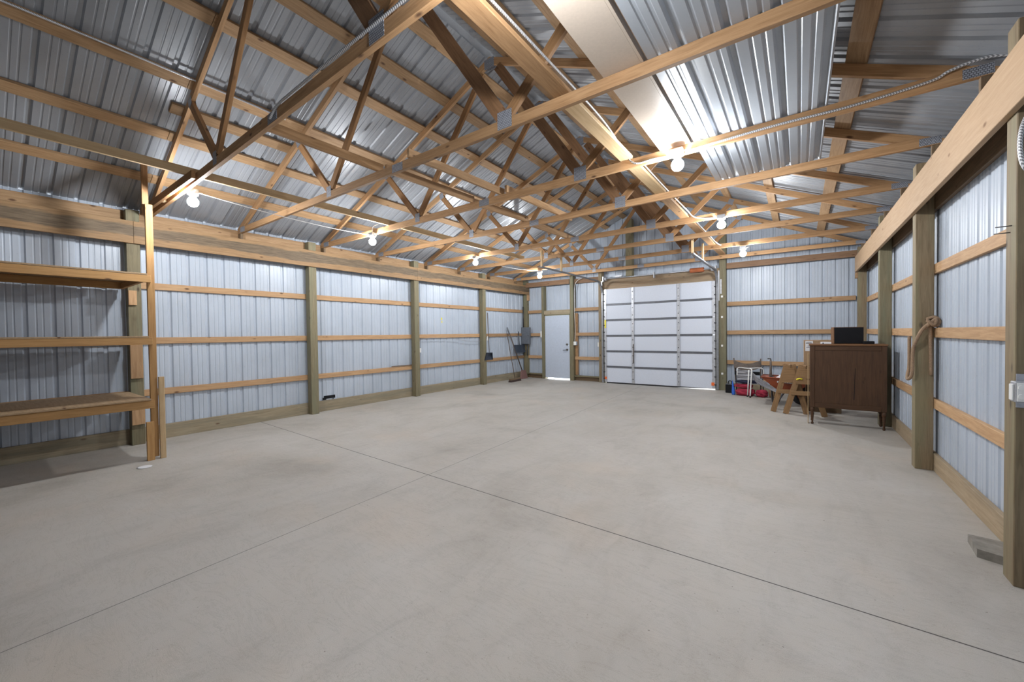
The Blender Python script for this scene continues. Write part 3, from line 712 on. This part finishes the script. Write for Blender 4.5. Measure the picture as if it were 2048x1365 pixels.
# ---------------------------------------------------------------- overhead door
od = bpy.data.objects.new('door_2', None); COL.objects.link(od); od.matrix_basis = Matrix.Translation((-3.19, 11.06, 0)); struct(od, 'white sectional overhead door with steel struts')
gx0, gx1 = -4.665, -1.715; sec = .456
for i in range(6):
    z0, z1 = .035 + i * .4535 + (.0015 if i else 0), .035 + (i + 1) * .4535 - .0015
    m = MB(); m.box((gx0, 11.055, z0), (gx1, 11.10, z1), .004); sp = m.build('door_section', 'panel', od)
    if i:
        m = MB(); m.box((gx0 + .06, 11.035, z0 - .028), (gx1 - .06, 11.054, z0 + .024), .004); m.build('strut', 'strut', sp)
    for x0, x1 in ((-3.845, -3.775), (-2.625, -2.55)):
        m = MB(); m.box((x0, 11.028, z0 + .002), (x1, 11.0545, z1 - .002), .003)
        m.build('stile', 'galv', sp)
    for x0, x1 in ((gx0, gx0 + .075), (gx1 - .075, gx1)):
        m = MB(); m.box((x0, 11.04, z0 + .002), (x1, 11.0545, z1 - .002), .003); m.build('stile', 'galv', sp)
        for zz in (z0 + .1, z0 + .3):
            xm = x0 if x0 < -3 else x1
            s = -1 if x0 < -3 else 1
            m = MB(); m.tube([(xm - s * .02, 11.03, zz), (xm + s * .028, 11.03, zz)], .014, 8); m.build('roller', 'darksteel', sp)
    for x in (-3.81, -2.588):
        m = MB()
        for zz in (z0 + .12, z0 + .33): m.box((x - .012, 11.024, zz - .012), (x + .012, 11.0285, zz + .012))
        m.build('bolt_head', 'darksteel', sp)
m = MB(); m.prism([(gx0 + .05, 11.06, .036), (gx0 + .05, 11.06, .0), (-2.75, 11.06, .0), (gx1, 11.06, .032), (gx1, 11.06, .036)], (0, .03, 0)); m.build('bottom_seal', 'rubber', od)
m = MB(); m.box((-4.754, 11.10, 0), (-4.655, 11.27, 2.756)); m.build('jamb', 'post', od)
m = MB(); m.box((-1.728, 11.10, 0), (-1.6255, 11.27, 2.756)); m.build('jamb', 'post', od)
m = MB(); m.tube([(-3.79, 11.018, 1.15), (-3.785, 11.012, .9), (-3.79, 11.018, .62)], .012, 8); m.build('pull_rope', 'handlewood', od)
for x0, x1 in ((gx0 + .01, gx0 + .07), (gx1 - .09, gx1 - .02)):
    m = MB(); m.box((x0, 11.033, .11), (x1, 11.0395, .19)); o = m.build('tag', 'orange', od); o['label'] = 'orange sticker at door bottom corner'
m = MB(); m.box((gx0 + .015, 11.034, 1.62), (gx0 + .06, 11.0395, 1.86)); o = m.build('tag', 'yellow', od); o['label'] = 'yellow warning sticker on left stile'
def track(x, lb, yend):
    t = thing('door_track', (x, 11.03, 0), lb, 'track', 'overhead door tracks')
    R = .38; zt = 2.97
    pts = [(x, 11.03, .02), (x, 11.03, zt - R)]
    for k in range(1, 9):
        a = math.pi / 2 * k / 8; pts.append((x, 11.03 - R + R * math.cos(a), zt - R + R * math.sin(a)))
    pts.append((x, yend, zt))
    m = MB()
    for p0, p1 in zip(pts, pts[1:]):
        d = (V(p1) - V(p0)).normalized(); upv = V((0, -d.z, d.y))
        m.bar(V(p0) - d * .004, V(p1) + d * .004, .055, .005, upv); m.bar(V(p0) - d * .004 + V((-.026, 0, 0)) - upv * .012, V(p1) + d * .004 + V((-.026, 0, 0)) - upv * .012, .004, .028, upv)
        m.bar(V(p0) - d * .004 + V((.026, 0, 0)) - upv * .012, V(p1) + d * .004 + V((.026, 0, 0)) - upv * .012, .004, .028, upv)
    m.build('rail', 'trackgalv', t)
    m = MB(); s = -1 if x < -3 else 1
    for z in (.55, 1.3, 2.0): m.box((x - .02, 11.033, z), (x + .02, 11.09, z + .05))
    m.build('bracket', 'galv', t)
    m = MB(); m.box((x + s * .03 - .015, 11.06, 2.25), (x + s * .03 + .015, 11.08, 3.0)); m.build('flag_angle', 'galv', t)
    # wooden drop hangers from the trusses
    for yy, w in ((yend + .04, .05), (yend + (1.05 if x > -3 else .95), .05)):
        board('hanger', (x, yy, zt + .02), (x, yy, 3.36), .038, w, 'paletrim', t, up=(0, 1, 0))
    m = MB(); m.tube([(x, 11.0, zt - .02), (x, yend + .1, zt + .03)], .004, 6); m.build('lift_cable', 'darksteel', t)
    return t
track(gx0 - .05, 'steel track left of overhead door, curving up to a long horizontal rail', 7.62)
track(gx1 + .05, 'steel track right of overhead door with wooden drop hangers', 8.18)
t = thing('torsion_spring', (-3.2, 10.98, 3.0), 'torsion spring shaft with orange end spring above overhead door', 'spring')
m = MB(); m.tube([(gx0 - .05, 11.04, 3.06), (gx1 + .05, 11.04, 3.06)], .013, 10); m.build('shaft', 'galv', t)
m = MB()
for k in range(22): 
    x = -2.29 + k * .015
    m.tube([(x, 11.04 + .052 * math.cos(a), 3.06 + .052 * math.sin(a)) for a in [2 * math.pi * j / 14 for j in range(14)]], .0085, 6, True)
m.build('spring', 'springorange', t)
m = MB()
m.box((-3.225, 11.0, 2.96), (-3.20, 11.12, 3.12)); m.box((gx0 - .03, 11.0, 2.98), (gx0 - .0, 11.12, 3.13)); m.box((gx1 + .0, 11.0, 2.98), (gx1 + .03, 11.12, 3.13)); m.build('bracket', 'galv', t)
for x in (gx0 + .06, gx1 - .06):
    m = MB(); m.tube([(x - .03, 11.04, 3.06), (x + .03, 11.04, 3.06)], .055, 16); m.build('cable_drum', 'galv', t)
m = MB(); m.box((-4.32, 11.03, 3.085), (-4.12, 11.10, 3.13), .004); tag(m.build('steel_bracket', 'galv'), 'small steel bracket on header above overhead door, left', 'bracket')
# bolt plates on thick post
for z, w in ((.42, 'lowest'), (1.12, 'second'), (1.84, 'third'), (2.35, 'top')):
    m = MB(); m.box((-1.59, 11.081, z - .025), (-1.545, 11.0895, z + .025), .003); tag(m.build('bolt_plate', 'white'), '%s small white plate on post right of overhead door' % w, 'plate', 'white plates on door post')

# white punched angle on the same post
m = MB(); m.box((-1.605, 11.078, 2.42), (-1.575, 11.0895, 2.78)); tag(m.build('punched_angle', 'galv'), 'punched steel angle on post at overhead door top right', 'bracket')

# ---------------------------------------------------------------- right side clutter
# dresser seen from behind
t = thing('dresser', (.58, 7.98, 0), 'old dark brown wooden dresser with its back facing out', 'dresser')
xa, xb, ya, yb = .135, 1.03, 7.80, 8.15
board('back_panel', (.582, ya + .014, .34), (.582, ya + .014, 1.18), .80, .012, 'dresser', t, up=(0, 1, 0))
for x in (xa + .03, xb - .03):
    board('frame_stile', (x, ya + .012, .27), (x, ya + .012, 1.235), .06, .022, 'dresser', t, up=(0, 1, 0))
board('frame_rail', (xa + .062, ya + .012, 1.20), (xb - .062, ya + .012, 1.20), .022, .07, 'dresser', t)
board('frame_rail', (xa + .062, ya + .012, .305), (xb - .062, ya + .012, .305), .022, .07, 'dresser', t)
m = MB(); m.prism([(.66, ya + .006, .42), (.668, ya + .006, .42), (.682, ya + .006, .90), (.676, ya + .006, .90)], (0, .003, 0)); m.build('crack', 'black', t)
m = MB(); m.box((xa + .002, ya + .024, .27), (xa + .02, yb, 1.235)); m.build('side_panel', 'dresser', t)
m = MB(); m.box((xb - .02, ya + .024, .27), (xb - .002, yb, 1.235)); m.build('side_panel', 'dresser', t)
m = MB(); m.box((xa + .02, yb - .02, .27), (xb - .02, yb, 1.235)); m.build('drawer_front', 'dresser', t)
m = MB(); m.box((xa + .02, ya + .03, .27), (xb - .02, yb - .02, .285)); m.build('bottom_board', 'dresser', t)
m = MB(); m.box((xa - .012, ya - .01, 1.236), (xb + .012, yb + .012, 1.262), .006); m.build('top', 'dresser_top', t)
for x in (xa + .03, xb - .03):
    for y in (ya + .03, yb - .03):
        m = MB(); m.lathe([(0, 0), (.014, 0), (.017, .02), (.012, .035), (.016, .10), (.022, .17), (.016, .19), (.027, .21), (.027, .27), (0, .27)], 14, Matrix.Translation((x, y, 0))); m.build('leg', 'dresser', t)
tag(board('thin_board', (.112, 7.86, .002), (.112, 7.86, 1.12), .010, .06, 'paletrim', up=(0, 1, 0)), 'thin pale board standing against left side of dresser', 'board')
# things on the dresser
t = thing('speaker_cabinet', (.60, 8.0, 1.262), 'black fronted box with wooden side standing on the dresser', 'box')
m = MB(); m.box((-.18, -.07, 0), (.18, .12, .26), .003); m.build('cabinet', 'dresser_top', t)
m = MB(); m.box((-.172, -.076, .006), (.178, -.0705, .254), .002); m.build('front_cloth', 'black', t)
for ch in ALLCH(t): ch.matrix_parent_inverse = Matrix.Identity(4)
t.rotation_euler.z = math.radians(7)
m = MB(); m.box((.77, 7.86, 1.263), (.90, 7.98, 1.305), .006); tag(m.build('black_tray', 'black'), 'low black tray on dresser right of the black box', 'tray')
t = thing('white_carton', (.335, 7.9, 1.262), 'small white carton lying flat on dresser top', 'carton')
m = MB(); m.box((.27, 7.86, 1.263), (.40, 7.96, 1.292), .002); m.build('carton', 'paper', t)
m = MB(); m.tube([(.30, 7.8595, 1.275), (.30, 7.8585, 1.275)], .010, 12); m.build('printed_dot', 'ink', t)
# cardboard box stack behind dresser
m = MB(); m.box((.09, 9.0, 0), (.60, 9.32, .60), .004); tag(m.build('wooden_crate', 'darkbeam'), 'dark crate behind the dresser under the green bin', 'crate')
t = thing('storage_bin', (.35, 9.15, .60), 'green plastic storage bin under the cardboard box', 'bin')
m = MB(); m.box((.10, 8.99, .601), (.60, 9.31, .69), .006); m.build('tub', 'green', t)
m = MB(); m.box((.09, 8.98, .69), (.61, 9.32, .712), .004); m.build('lid', 'paper', t)
t = thing('cardboard_box', (.33, 9.15, .713), 'brown cardboard box with white label behind the dresser', 'box')
m = MB(); m.box((.063, 8.985, .713), (.60, 9.31, 1.297), .003); m.build('carton', 'cardboard', t)
m = MB(); m.box((.085, 8.9825, 1.10), (.20, 8.9845, 1.285)); lb = m.build('label', 'paper', t); lb['label'] = 'white printed label'
m = MB()
for k, (z, x0, x1) in enumerate(((1.25, .10, .18), (1.235, .095, .185), (1.19, .12, .16), (1.165, .10, .15))): m.box((x0, 8.9815, z), (x1, 8.9824, z + .008))
m.build('print', 'ink', lb)
m = MB(); m.box((.30, 8.9815, 1.297), (.42, 9.1, 1.303)); m.build('tape', 'paletrim', t)
# saw horses
def sawhorse(cx, yn, ln, sp, lb, gus):
    t = thing('sawhorse', (cx, yn + ln / 2, 0), lb, 'sawhorse', 'wooden sawhorses')
    H = .86
    board('rail', (cx, yn - .01, H - .045), (cx, yn + ln + .01, H - .045), .038, .089, 'horse', t)
    for y in (yn + .02, yn + ln - .02):
        for s in (-1, 1):
            board('leg', (cx + s * sp, y, .003), (cx + s * .045, y, H - .01), .085, .036, 'horse', t, up=(0, 1, 0))
    xg = sp * .58
    board('brace', (cx - sp * .72, yn - .019, .385), (cx + sp * .72, yn - .019, .385), .018, .075, 'horse', t)
    m = MB(); m.prism([(cx - .07, yn - .001, H - .05), (cx + .07, yn - .001, H - .05), (cx + sp * .47, yn - .001, .545), (cx - sp * .47, yn - .001, .545)], (0, -.018, 0))
    m.build('gusset', 'horse', t)
    return t
sawhorse(-.145, 8.62, .33, .245, 'left wooden sawhorse beside the dresser', 1)
sawhorse(.075, 8.50, .33, .275, 'right wooden sawhorse half behind the dresser', 1)
m = MB(); m.tube(smooth_path([(-.04, 8.485, .62), (.0, 8.47, .64), (.04, 8.478, .63)], 4), .014, 8); tag(m.build('yellow_strap', 'yellow'), 'short yellow strap hanging on the sawhorse gusset', 'strap')
# wheelbarrow: wheel right, handles left
t = thing('wheelbarrow', (-.2, 9.62, 0), 'red-orange wheelbarrow with rusty tray behind the sawhorses', 'wheelbarrow')
topr = [(-.63, 9.36, .55), (.26, 9.36, .53), (.26, 9.92, .53), (-.63, 9.92, .55)]
botr = [(-.36, 9.44, .30), (.02, 9.46, .33), (.02, 9.82, .33), (-.36, 9.84, .30)]
m = MB(); tv = [m.bm.verts.new(p) for p in topr]; bv = [m.bm.verts.new(p) for p in botr]
m.bm.faces.new(bv)
for i in range(4): m.bm.faces.new((tv[i], tv[(i + 1) % 4], bv[(i + 1) % 4], bv[i]))
o = m.build('tray', 'red', t); sd = o.modifiers.new('s', 'SOLIDIFY'); sd.thickness = .004
m = MB(); m.tube(topr, .011, 8, True); m.build('rim', 'red', t)
m = MB(); m.prism([(-.36, 9.357 + .018, .485), (-.05, 9.357 + .018, .48), (-.05, 9.357 + .035, .445), (-.36, 9.357 + .035, .45)], (0, -.004, 0)); o = m.build('sticker', 'paper', t); o['label'] = 'white worn sticker on tray side'
m = MB()
for k in range(7): m.box((-.34 + k * .04, 9.366, .455), (-.34 + k * .04 + .022, 9.369, .478))
m.build('print', 'ink', o)
for y in (9.57, 9.80):
    m = MB(); m.tube([(-.60, y + .02, .47), (-.5, y + .02, .43), (-.38, y + .01, .345), (.16, 9.64 + (y - 9.64) * .35, .22)], .016, 8); m.build('handle', 'paletrim', t)
    m = MB(); m.tube(smooth_path([(-.46, y - .02, .285), (-.45, y - .02, .1), (-.42, y - .02, .012), (-.36, y - .02, .012), (-.30, y - .02, .14), (-.22, y - .02, .27)], 4), .012, 8); m.build('leg', 'darksteel', t)
m = MB()
m.tube([(.05 + .135 * math.cos(a), 9.64, .19 + .135 * math.sin(a)) for a in [2 * math.pi * k / 28 for k in range(28)]], .052, 10, True); w = m.build('tyre', 'rubber', t)
m = MB(); m.tube([(.05, 9.61, .19), (.05, 9.67, .19)], .085, 18); m.tube([(.05, 9.52, .19), (.05, 9.76, .19)], .012, 8); m.build('hub', 'red', w)
# load in the tray
t = thing('hand_tool', (-.47, 9.62, .33), 'upright dark tool handle standing in the wheelbarrow', 'tool')
m = MB(); m.tube([(-.46, 9.62, .37), (-.475, 9.62, .60), (-.475, 9.62, .88)], [.03, .024, .016], 8); m.build('shaft', 'handlewood', t)
m = MB(); m.tube([(-.475, 9.62, .88), (-.475, 9.62, .905), (-.53, 9.62, .91)], .012, 8); m.build('grip', 'darksteel', t)
def rag(name, c, sx, sy, h, mat, lb, cat, seed):
    rnd = random.Random(seed); n = 9; g = []
    for i in range(n):
        row = []
        for j in range(n):
            u, v = i / (n - 1) * 2 - 1, j / (n - 1) * 2 - 1
            e = max(0, 1 - (u * u + v * v) * .55)
            row.append((c[0] + u * sx + rnd.uniform(-.02, .02), c[1] + v * sy + rnd.uniform(-.02, .02), c[2] + h * e * rnd.uniform(.55, 1.1) + .002))
        g.append(row)
    m = MB(); m.quads(g); o = m.build(name, mat); sd = o.modifiers.new('s', 'SOLIDIFY'); sd.thickness = .004; sd.offset = 1
    sb = o.modifiers.new('r', 'SUBSURF'); sb.levels = 1; sb.render_levels = 1
    return tag(o, lb, cat)
rag('plastic_bag', (-.32, 9.58, .42), .09, .09, .19, 'paper', 'crumpled white plastic in the wheelbarrow tray', 'bag', 3)
rag('plastic_bag', (-.13, 9.66, .42), .08, .11, .21, 'tarp', 'crumpled grey plastic in the wheelbarrow tray, right of white one', 'bag', 5)
rag('rag_bundle', (-.48, 9.75, .42), .07, .1, .16, 'handlewood', 'brown rag bundle at left end of wheelbarrow tray', 'rag', 8)
# folding chair
t = thing('folding_chair', (-.97, 10.62, 0), 'folded sling chair with dark frame against rear wall', 'chair')
for x in (-1.26, -.72):
    m = MB(); m.tube([(x + (.06 if x < -1 else .0), 10.70, .012), (x, 10.66, .84)], .013, 8); m.build('post', 'handlewood', t)
    m = MB(); m.tube([(x + .05, 10.74, .012), (x + .03, 10.69, .70)], .011, 8); m.build('leg', 'darksteel', t)
g = []
for j in range(4):
    row = []
    for i in range(13):
        u = i / 12; sag = .075 * (1 - (2 * u - 1) ** 2)
        row.append((-1.25 + .52 * u, 10.64 - .05 * (1 - (2 * u - 1) ** 2) - .015 * j, .80 - sag - .055 * j))
    g.append(row)
m = MB(); m.quads(g); o = m.build('sling', 'handlewood', t); sd = o.modifiers.new('s', 'SOLIDIFY'); sd.thickness = .006
m = MB(); m.box((-1.24, 10.60, .46), (-.73, 10.615, .54), .004); m.build('seat_sling', 'black', t)
# aluminium walker
t = thing('walking_frame', (-.92, 10.2, 0), 'white aluminium walking frame with two close legs in front of red bag', 'walker')
m = MB(); m.tube([(-.945, 10.28, .03), (-.925, 10.34, .60)], .012, 8); m.build('leg', 'white', t)
m = MB(); m.tube(smooth_path([(-.885, 10.16, .03), (-.865, 10.26, .54), (-.868, 10.30, .615), (-.90, 10.33, .63)], 5), .013, 8); m.build('leg', 'white', t)
m = MB(); m.tube(smooth_path([(-1.165, 10.40, .46), (-1.16, 10.42, .60), (-1.12, 10.42, .645), (-.95, 10.36, .635), (-.75, 10.42, .645), (-.66, 10.44, .62), (-.65, 10.44, .50)], 6), .010, 8); m.build('top_rail', 'white', t)
for p in ((-.945, 10.28), (-.885, 10.16)):
    m = MB(); m.tube([(p[0], p[1], .0), (p[0], p[1], .035)], .018, 10); m.build('rubber_tip', 'rubber', t)
# grey tarp sheet draped from walker to wheelbarrow handle
from math import sin
g = []
A0, A1, B0, B1 = V((-1.16, 10.44, .585)), V((-1.17, 10.46, .36)), V((-.33, 9.27, .315)), V((-.36, 9.27, .265))
C0, C1 = V((-.86, 10.41, .58)), V((-.80, 10.39, .37))
for j in range(8):
    row = []
    for i in range(26):
        u, v = i / 25, j / 7
        if u < .42: top, bot = A0.lerp(C0, u / .42), A1.lerp(C1, u / .42)
        else:
            k = (u - .42) / .58; top, bot = C0.lerp(B0, k), C1.lerp(B1, k)
            fy = math.sqrt(k); top.y = C0.y + (B0.y - C0.y) * fy; bot.y = C1.y + (B1.y - C1.y) * fy
        p = top.lerp(bot, v); p.y += .012 * sin(v * 17 + u * 4) + .01 * sin(u * 23)
        row.append(p)
    g.append(row)
m = MB(); m.quads(g); o = m.build('plastic_sheet', 'tarp'); sd = o.modifiers.new('s', 'SOLIDIFY'); sd.thickness = .004
tag(o, 'grey plastic sheet draped between walking frame and wheelbarrow', 'sheet')
# red bag, navy cover, blue cloth, black case, brown sack
def pillow(name, c, sx, sy, sz, mat, lb, cat, seed, p=3.):
    rnd = random.Random(seed); m = MB()
    bmesh.ops.create_icosphere(m.bm, subdivisions=4, radius=1)
    ph = [rnd.uniform(0, 6) for _ in range(6)]
    for v in m.bm.verts:
        q = v.co; k = (abs(q.x) ** p + abs(q.y) ** p + abs(q.z) ** p) ** (-1 / p)
        w = 1 + .05 * sin(q.x * 7 + ph[0]) * sin(q.y * 6 + ph[1]) + .05 * sin(q.z * 8 + q.x * 5 + ph[2]) + .03 * sin(q.x * 17 + q.z * 9 + ph[3])
        v.co = V((c[0] + q.x * k * sx * w, c[1] + q.y * k * sy * w, max(c[2] + q.z * k * sz * w, c[2] - sz)))
    for f in m.bm.faces: f.smooth = True
    return tag(m.build(name, mat), lb, cat)
pillow('sleeping_bag', (-1.005, 10.45, .085), .19, .13, .084, 'redcloth', 'lower red cloth roll on floor behind walking frame', 'bag', 1)
pillow('sleeping_bag', (-1.04, 10.47, .222), .18, .11, .047, 'redcloth', 'upper red cloth roll on the stack behind walking frame', 'bag', 2)
pillow('folded_blanket', (-.98, 10.48, .318), .22, .12, .036, 'navycloth', 'navy cloth folded on top of the red rolls', 'cloth', 4)
pillow('sleeping_bag', (-.68, 10.40, .08), .115, .12, .079, 'redcloth', 'small red cloth heap right of the red rolls', 'bag', 9)
pillow('burlap_sack', (-.495, 10.45, .13), .06, .1, .129, 'cardboard', 'brown sack beside the red cloth, left of wheelbarrow', 'sack', 6)
m = MB(); m.tube(smooth_path([(-1.243, 10.45, .004), (-1.246, 10.46, .1), (-1.258, 10.48, .2), (-1.272, 10.5, .33)], 4), [.035, .036, .038, .038, .036, .034, .03, .026, .022, .018, .014, .01, .006], 8); tag(m.build('rolled_cloth', 'bluecloth'), 'bright blue rolled cloth left of the red bag', 'cloth')
t = thing('battery_case', (-1.35, 10.74, 0), 'black battery box with handle beside overhead door post', 'case')
m = MB(); m.box((-1.445, 10.69, .002), (-1.265, 10.84, .20), .008); m.build('case', 'black', t)
m = MB(); m.box((-1.435, 10.688, .202), (-1.275, 10.84, .215), .003); m.build('lid', 'greybox', t)
m = MB(); m.tube(smooth_path([(-1.39, 10.76, .21), (-1.385, 10.76, .27), (-1.355, 10.76, .285), (-1.325, 10.76, .27), (-1.32, 10.76, .21)], 4), .011, 8); m.build('handle', 'rubber', t)

# ---------------------------------------------------------------- right wall: rope, outlet, paver
t = thing('rope', (XR, 5.92, .93), 'tan rope looped and knotted round the second right post', 'rope')
gz = 1.49
m = MB(); m.tube(smooth_path([(1.10, 5.825, gz + .06), (1.03, 5.81, gz - .02), (.985, 5.83, gz - .15), (.972, 5.86, 1.25), (.965, 5.845, 1.05), (.955, 5.86, .97), (.94, 5.92, .945), (.955, 6.00, 1.0), (.97, 6.03, 1.08), (.972, 6.035, 1.4)], 7), .015, 8); m.build('loop', 'rope', t)
m = MB(); m.tube(smooth_path([(1.095, 5.845, gz + .05), (1.10, 5.85, 1.3), (1.105, 5.85, 1.0)], 6), .015, 8); m.build('tail', 'rope', t)
m = MB(); m.tube(smooth_path([(1.05, 5.83, gz - .01), (1.09, 5.80, gz + .05), (1.13, 5.80, gz + .09), (1.11, 5.78, gz + .03), (1.06, 5.79, gz + .08), (1.12, 5.80, gz + .02), (1.155, 5.81, gz + .06), (1.165 - .04, 5.83, gz + .11), (1.07, 5.85, gz + .09)], 5), .016, 8); m.build('knot', 'rope', t)
t = thing('outlet_box', (1.03, 3.46, 1.12), 'galvanized outlet box with ivory sockets on near right post', 'outlet')
m = MB(); m.box((.972, 3.415, 1.065), (1.09, 3.479, 1.18), .004); m.build('box', 'galv', t)
m = MB(); m.box((.993, 3.474, 1.03), (1.06, 3.4785, 1.22)); m.build('bracket', 'galv', t)
for x in (.996, 1.05):
    m = MB(); m.box((x - .018, 3.411, 1.07), (x + .018, 3.4145, 1.175), .002); pl = m.build('receptacle', 'ceramic', t)
    for z in (1.098, 1.148):
        m = MB(); m.tube([(x, 3.411, z), (x, 3.406, z)], .015, 12); sk = m.build('socket', 'ceramic', pl)
m = MB(); m.box((.963, 3.425, 1.075), (.9715, 3.465, 1.165), .002); m.build('side_receptacle', 'ceramic', t)
cable('flex_conduit', [(1.06, 3.455, 2.74), (1.01, 3.45, 2.63), (.994, 3.45, 2.55), (.993, 3.45, 2.46), (1.006, 3.45, 2.38), (1.05, 3.455, 2.27), (1.08, 3.465, 2.1), (1.085, 3.465, 1.6), (1.075, 3.46, 1.19)], .011, 'flex', 'armoured conduit curling down near right post to outlet box', 'conduit', 8)
m = MB(); m.prism([(.93, 3.80, 0), (1.11, 3.72, 0), (1.11, 4.02, 0), (.945, 4.04, 0)], (0, 0, .055)); tag(m.build('stone_paver', 'slab'), 'flat grey block on floor at foot of near right post', 'block')
for y, z, w in ((3.52, 2.065, 'upper'), (3.54, 2.03, 'lower')):
    m = MB(); m.tube([(.985, y, z), (.93, y + .03, z + .004)], .003, 6); tag(m.build('long_nail', 'darksteel'), '%s long nail sticking out of near right post' % w, 'nail', 'nails in right post')

# ---------------------------------------------------------------- world, camera, view
w = bpy.data.worlds.new('World'); S.world = w; w.use_nodes = True
bg = w.node_tree.nodes['Background']; bg.inputs['Color'].default_value = (.9, .95, 1, 1); bg.inputs['Strength'].default_value = 1.5
cam_d = bpy.data.cameras.new('camera'); cam = bpy.data.objects.new('camera', cam_d); COL.objects.link(cam)
cam_d.sensor_width = 36; cam_d.sensor_fit = 'HORIZONTAL'; cam_d.lens = F_PX * 36 / 2048; cam_d.shift_x = -CX / 2048
cam_d.clip_start = .05; cam_d.clip_end = 200
r = V((math.cos(YAW), math.sin(YAW), 0)); f = V((-math.sin(YAW), math.cos(YAW), 0)); u = V((0, 0, 1))
fw = f * math.cos(PITCH) - u * math.sin(PITCH); up = u * math.cos(PITCH) + f * math.sin(PITCH)
r2 = r * math.cos(ROLL) + up * math.sin(ROLL); up2 = -r * math.sin(ROLL) + up * math.cos(ROLL)
cam.matrix_world = Matrix(((r2.x, up2.x, -fw.x, 0), (r2.y, up2.y, -fw.y, 0), (r2.z, up2.z, -fw.z, CAM_H), (0, 0, 0, 1)))
S.camera = cam
S.view_settings.view_transform = 'Standard'; S.view_settings.look = 'None'; S.view_settings.gamma = 1; S.view_settings.use_curve_mapping = False
S.view_settings.exposure = 2.25
S.cycles.max_bounces = 8; S.cycles.diffuse_bounces = 5
